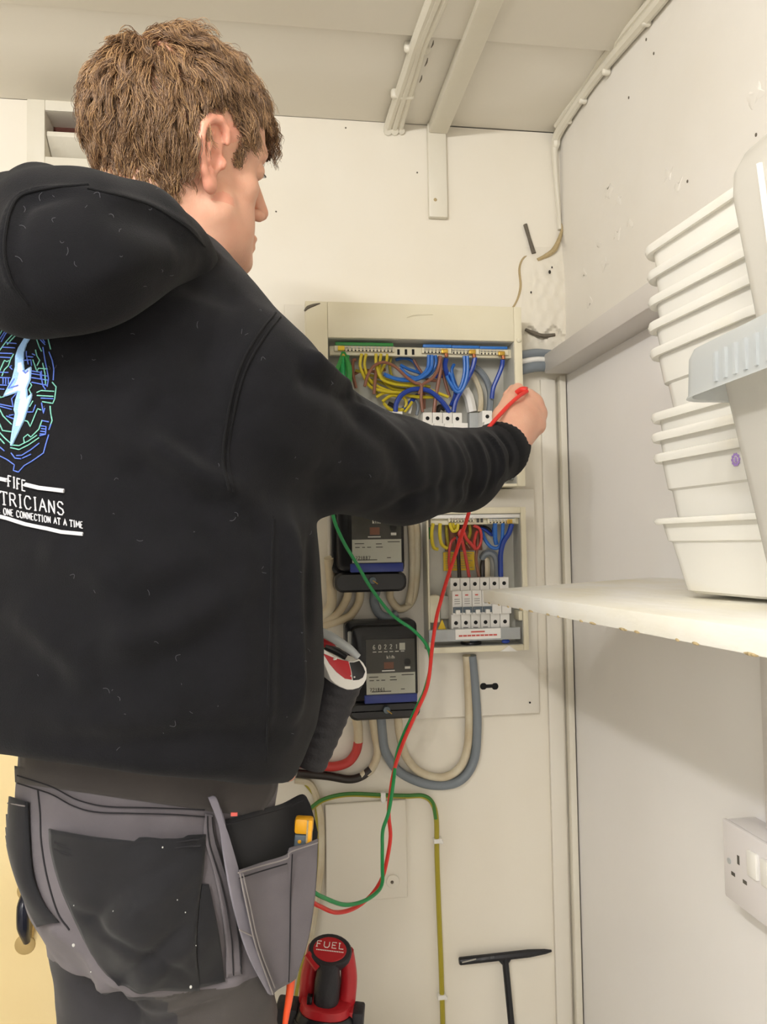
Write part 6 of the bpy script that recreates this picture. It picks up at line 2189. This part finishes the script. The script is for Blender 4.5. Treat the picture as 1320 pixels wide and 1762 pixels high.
NS = 16
G_, GR = [], []
gi = g2.choice(cand, 760, replace=False)
for i in gi:
    r_, n_ = loc[i], (NH[i] @ HAX.T)
    tk = float(TK[i])
    above = r_[2] - float(np.interp(r_[1], hl_y, hl_z))
    front = r_[1] > .045 and r_[2] > .06
    nape = r_[2] < -.005 and r_[1] < -.03
    sidey = abs(r_[0]) > .040 and -.040 < r_[1] < .062 and r_[2] < .085
    ln = g2.uniform(.040, .058)
    if front: ln = g2.uniform(.052, .070)
    if nape: ln = g2.uniform(.034, .048)
    if sidey: ln = min(ln, .004 + above * .72)
    if abs(r_[0]) > .030 and -.03 < r_[1] < .078 and r_[2] < .105: ln = min(ln, .006 + max(0, above) * .75)
    if r_[1] < -.05 and r_[2] > -.01: ln = min(ln, .046)
    if -.07 < r_[1] < -.028 and abs(r_[0]) > .04 and r_[2] < .03: ln = min(ln, .010 + max(0, above) * .8)
    short = ln < .016
    cu_ = .12 if short else (1.5 if front else (1.35 if nape else g2.uniform(.45, 1.15)))
    G_.append(grow(r_, n_, ln, g2.normal(0, .14 if short else .30), cu_, g2.uniform(0, 6.28), (.25 if short else (g2.uniform(.5, .9) if nape else (g2.uniform(.35, .75) if r_[1] < -.045 else g2.uniform(.65, 1.15)))), NS, g2.uniform(.015, .022) if (front or nape) else g2.uniform(.028, .046)))
    GR.append(r_)
G_ = np.array(G_); GR = np.array(GR)
N_ST = 30000
si = g2.choice(cand, N_ST, replace=True)
S_ = np.zeros((N_ST, NS, 3))
tt_ = np.linspace(0, 1, NS)
for k in range(N_ST):
    i = si[k]
    r_ = loc[i] + g2.normal(0, .0012, 3)
    d = ((GR - r_) ** 2).sum(axis=1)
    j = int(d.argmin())
    gd = G_[j] - G_[j][0]
    sc_ = g2.uniform(.75, 1.08)
    clump = (tt_ ** 1.2)[:, None] * g2.uniform(.25, .85)
    base = r_ + gd * sc_
    base = base * (1 - clump) + (G_[j][0] + gd * sc_) * clump
    wob = np.cumsum(g2.normal(0, .00035, (NS, 3)), axis=0)
    S_[k] = base + wob
Sw = HO + S_ @ HAX * SCL
hcv = bpy.data.hair_curves.new('hair_strands')
hcv.add_curves([NS] * N_ST)
hcv.attributes['position'].data.foreach_set('vector', (Sw - b0).reshape(-1).astype(np.float32))
ra = hcv.attributes.new('radius', 'FLOAT', 'POINT')
ra.data.foreach_set('value', np.tile(np.linspace(.00034, .00013, NS), N_ST).astype(np.float32))
hcv.materials.append(M['hair'])
hs = bpy.data.objects.new('hair_strands', hcv)
COL.objects.link(hs)
hs.parent = hair
hs['kind'] = 'stuff'

# eyebrow and eyelashes
for s in (-1, 1):
    mb = MB()
    for k in range(26):
        u = k / 25
        a = H(s * (.014 + .034 * u), .1015 - .022 * u ** 1.6, .0345 + .004 * math.sin(u * 3))
        mb.tube([a, a + hR * s * .004 + hU * .0025 * math.sin(k) + hF * .001], .0009, 4, 1)
    mb.build('eyebrow', M['brow'], person, kind='stuff')
    mb = MB()
    for k in range(14):
        u = k / 13
        a = H(s * (.020 + .022 * u), .0865 - .008 * (2 * u - 1) ** 2, .0125)
        mb.tube([a, a + hF * .004 - hU * .002], .0003, 4, 1)
    mb.build('eyelashes', M['lash'], person, kind='stuff')
# ------------------------------------------------------------------ the handheld tester
def dt_(x): return .925 + .0004 * (x - 590)


def plate_px(poly, off, thick, name, mtl, parent, bevel=0.0):
    """a flat moulded piece, given by its outline at the tester's own distance, with real thickness"""
    pts = [W(x, y, dt_(x) + off) for x, y in poly]
    nrm = np.cross(pts[len(pts) // 3] - pts[0], pts[2 * len(pts) // 3] - pts[0]); nrm /= np.linalg.norm(nrm)
    if nrm @ AX_F < 0: nrm = -nrm
    return MB().rings([pts, [p + nrm * thick for p in pts]]).build(name, mtl, parent, bevel=bevel)


te = thing('electrical_tester', 'handheld tester with white rim, red and dark panels and ribbed black grip', 'tester', W(520, 1320, .95))
cl_ = [(585, 1158, .948), (574, 1190, .950), (560, 1230, .952), (544, 1270, .954), (526, 1312, .956)]
cp_ = catmull([W(*p) for p in cl_], 9)
tg = np.gradient(cp_, axis=0); tg /= np.linalg.norm(tg, axis=1)[:, None]
rs = []
for k in range(len(cp_)):
    sx = np.cross(tg[k], AX_F); sx /= np.linalg.norm(sx)
    sy = np.cross(tg[k], sx)
    rib_ = .0009 if (k // 2) % 2 else 0.0
    r = np.interp(k / (len(cp_) - 1), [0, .1, .5, 1], [.030, .0305, .0275, .0255]) + rib_
    rs.append([cp_[k] + sx * r * math.cos(a) + sy * r * .8 * math.sin(a) for a in np.arange(24) * 2 * math.pi / 24])
MB().rings(rs).build('ribbed_grip', M['blackr'], te, smooth=True)
rim_ = [(549, 1119), (556, 1138), (562, 1152), (569, 1169), (577, 1177), (587, 1183), (598, 1187), (608, 1187), (618, 1184), (626, 1178), (631, 1169), (632, 1158), (631, 1150), (626, 1141), (619, 1134), (608, 1138), (596, 1137), (575, 1129), (552, 1113), (549, 1112)]
plate_px(rim_, -.006, .030, 'white_rim', M['pwhite'], te, .004)
plate_px([(556, 1124), (572, 1131), (590, 1136), (600, 1138), (604, 1153), (606, 1170), (594, 1168), (580, 1157), (568, 1143)], -.0072, .004, 'red_panel', M['redp'], te, .0006)
plate_px([(602, 1140), (610, 1140), (619, 1137), (626, 1148), (629, 1156), (625, 1166), (618, 1170), (608, 1171), (606, 1157)], -.0072, .004, 'dark_panel', M['black'], te, .0006)
mk_ = MB()
for (x, y, r) in ((575, 1134, .0016), (578, 1134, .0012), (604, 1163, .0010), (610, 1165, .0012)):
    mk_.ball(W(x, y, dt_(x) - .0074), r, 5)
mk_.build('print', M['l_white'], te, smooth=True, kind='stuff')
MB().tube([W(545, 1084, .93), W(570, 1096, .925), (W(600, 1116, .922)), W(617, 1131, .922)], [.0055, .0058, .0055, .004], 10, 6).build('grey_hand_guard', M['tubclear'] if False else M['pgrey'], te, smooth=True)
MB().tube([W(548, 1101, .938), W(566, 1110, .936), W(578, 1118, .934)], [.006, .006, .003], 8).build('red_inner_guard', M['redp'], te, smooth=True)
MB().tube([W(560, 1113, .932), W(580, 1121, .932), W(596, 1131, .932)], [.004, .005, .004], 8).build('dark_inner', M['black'], te, smooth=True)
MB().tube([W(546, 1107, .936), W(554, 1112, .936), W(562, 1116, .936)], [.003, .0035, .003], 8).build('green_socket', M['w_green'], te, smooth=True)
MB().ball(W(540, 1190, .930), (.003, .003, .010), 7).build('blue_button', M['w_blue'], te, smooth=True)
# the housing that the other hand closes round, hidden from the photographer by the hoodie
cph = [W(545, 1160, .945), W(505, 1150, .938), W(492, 1235, .940), W(478, 1330, .95)]
MB().tube(cph, [.020, .024, .026, .024], 14, 8).build('housing', M['black'], te, smooth=True)

# ------------------------------------------------------------------ test leads
rl = thing('test_lead', 'red test lead running from the raised hand down past the lower fuse box', 'test lead', W(720, 1230, 1.24), 'test leads')
RP = [W(907, 673, 1.142), W(893, 682, 1.128), W(876, 697, 1.112), W(860, 714, 1.098), W(845, 731, 1.088), W(834, 748, 1.10), W(824, 790, 1.17), W(815, 840, 1.225), W(806, 885, 1.245), W(790, 935, 1.250), W(770, 995, 1.255), W(757, 1040, 1.258), W(751, 1064, 1.258), W(744, 1112, 1.255), W(736, 1178, 1.246),
      W(716, 1227, 1.236), W(695, 1275, 1.226), W(679, 1323, 1.218), W(671, 1371, 1.214), W(669, 1403, 1.21), W(672, 1438, 1.205), W(667, 1474, 1.19), W(658, 1510, 1.17), W(639, 1540, 1.14), W(611, 1562, 1.10), W(579, 1570, 1.06), W(552, 1560, 1.02), W(534, 1548, .99), W(496, 1505, .965), W(425, 1400, .958), W(468, 1320, .952)]
MB().tube(RP, .0030, 8, 6).build('wire', M['lead_red'], rl, smooth=True)
MB().tube([W(889, 676, 1.152), W(898, 671, 1.146), W(907, 671, 1.142)], [.0042, .0050, .0046], 10).build('probe_end', M['lead_red'], rl, smooth=True)
MB().tube([W(895, 676, 1.152), W(893, 684, 1.20), W(892, 690, 1.262)], [.004, .003, .001], 8, 4).build('probe_tip', M['redp'], rl, smooth=True)
gl = thing('test_lead', 'green test lead hanging from a green clip in the upper fuse box', 'test lead', W(690, 1300, 1.22), 'test leads')
GPz = [onY(596, 668, 1.325), W(590, 720, 1.27), W(575, 800, 1.22), W(572, 850, 1.21), W(574, 890, 1.215), W(590, 930, 1.22), W(615, 972, 1.23), W(640, 1014, 1.24), W(675, 1058, 1.25), W(711, 1084, 1.258), W(735, 1112, 1.264), W(741, 1144, 1.262), W(731, 1187, 1.256), W(719, 1213, 1.248),
       W(695, 1263, 1.236), W(682, 1302, 1.226), W(677, 1347, 1.208), W(669, 1397, 1.198), W(659, 1428, 1.196), W(658, 1460, 1.19), W(658, 1492, 1.172), W(658, 1518, 1.155), W(650, 1534, 1.135), W(627, 1550, 1.10), W(595, 1557, 1.06), W(563, 1547, 1.02), W(536, 1531, .985), W(498, 1485, .965), W(420, 1400, .958), W(464, 1320, .952)]
MB().tube(GPz, .0028, 8, 6).build('wire', M['lead_green'], gl, smooth=True)
for (pa, pb, pc, pd) in (((590, 606), (584, 630), (573, 652), (566, 660)), ((592, 606), (600, 630), (600, 655), (597, 672))):
    q = [onY(*pa, 1.342), onY(*pb, 1.330), onY(*pc, 1.322), onY(*pd, 1.322)]
    MB().tube(q, [.003, .006, .0065, .003], 8, 5, flat=.7).build('clip_jaw', M['l_green'], gl, smooth=True)
MB().tube([onY(591, 612, 1.338), onY(590, 640, 1.324), onY(594, 665, 1.322)], [.004, .010, .006], 10, 5, flat=.45).build('clip_boot', M['lead_green'], gl, smooth=True)
MB().ball(onY(591, 612, 1.336), (.003, .003, .004), 6).build('clip_rivet', M['brass'], gl, smooth=True)

# ------------------------------------------------------------------ pen and orange tool in the pocket
vp = thing('voltage_pen', 'yellow and grey voltage pen standing in the grey holster pocket', 'pen', W(520, 1470, .788))
pa = W(524, 1407, .788); pb_ = W(518, 1500, .788)
ax_ = (pa - pb_) / np.linalg.norm(pa - pb_)
px_ = AX_R - ax_ * (AX_R @ ax_); px_ /= np.linalg.norm(px_)
py_ = np.cross(ax_, px_)
mid_ = pb_ + (pa - pb_) * .87
MB().obox(pb_ + (pa - pb_) * .36, px_, py_, ax_, .0086, .006, np.linalg.norm(pa - pb_) * .36).build('grey_body', M['dgrey'], vp, bevel=.002)
MB().obox(mid_, px_, py_, ax_, .0094, .0066, np.linalg.norm(pa - pb_) * .145).build('yellow_cap', M['yelp'], vp, bevel=.003)
MB().obox(pb_ + (pa - pb_) * .62 + px_ * .0062, px_, py_, ax_, .0026, .0068, np.linalg.norm(pa - pb_) * .2).build('yellow_side', M['yelp'], vp, bevel=.001)
MB().obox(pb_ + (pa - pb_) * .80 + px_ * .0042 - AX_F * .0068, px_, py_, ax_, .0008, .0008, np.linalg.norm(pa - pb_) * .20).build('clip_groove', M['tan'], vp)
MB().ball(pb_ + (pa - pb_) * .60 - AX_F * .0062 - px_ * .003, (.002, .0008, .002), 6).build('indicator', M['yelp'], vp, smooth=True)
ot = thing('tool_handle', 'orange tapered tool handle sticking out below the holster pocket', 'tool', W(497, 1700, .745))
MB().tube([W(503, 1640, .792), W(501, 1685, .790), W(498, 1715, .789), W(493, 1745, .788), W(489, 1772, .788), W(486, 1786, .788)], [.0036, .0042, .0040, .0034, .0026, .0012], 12, 5).build('handle', M['orange'], ot, smooth=True)
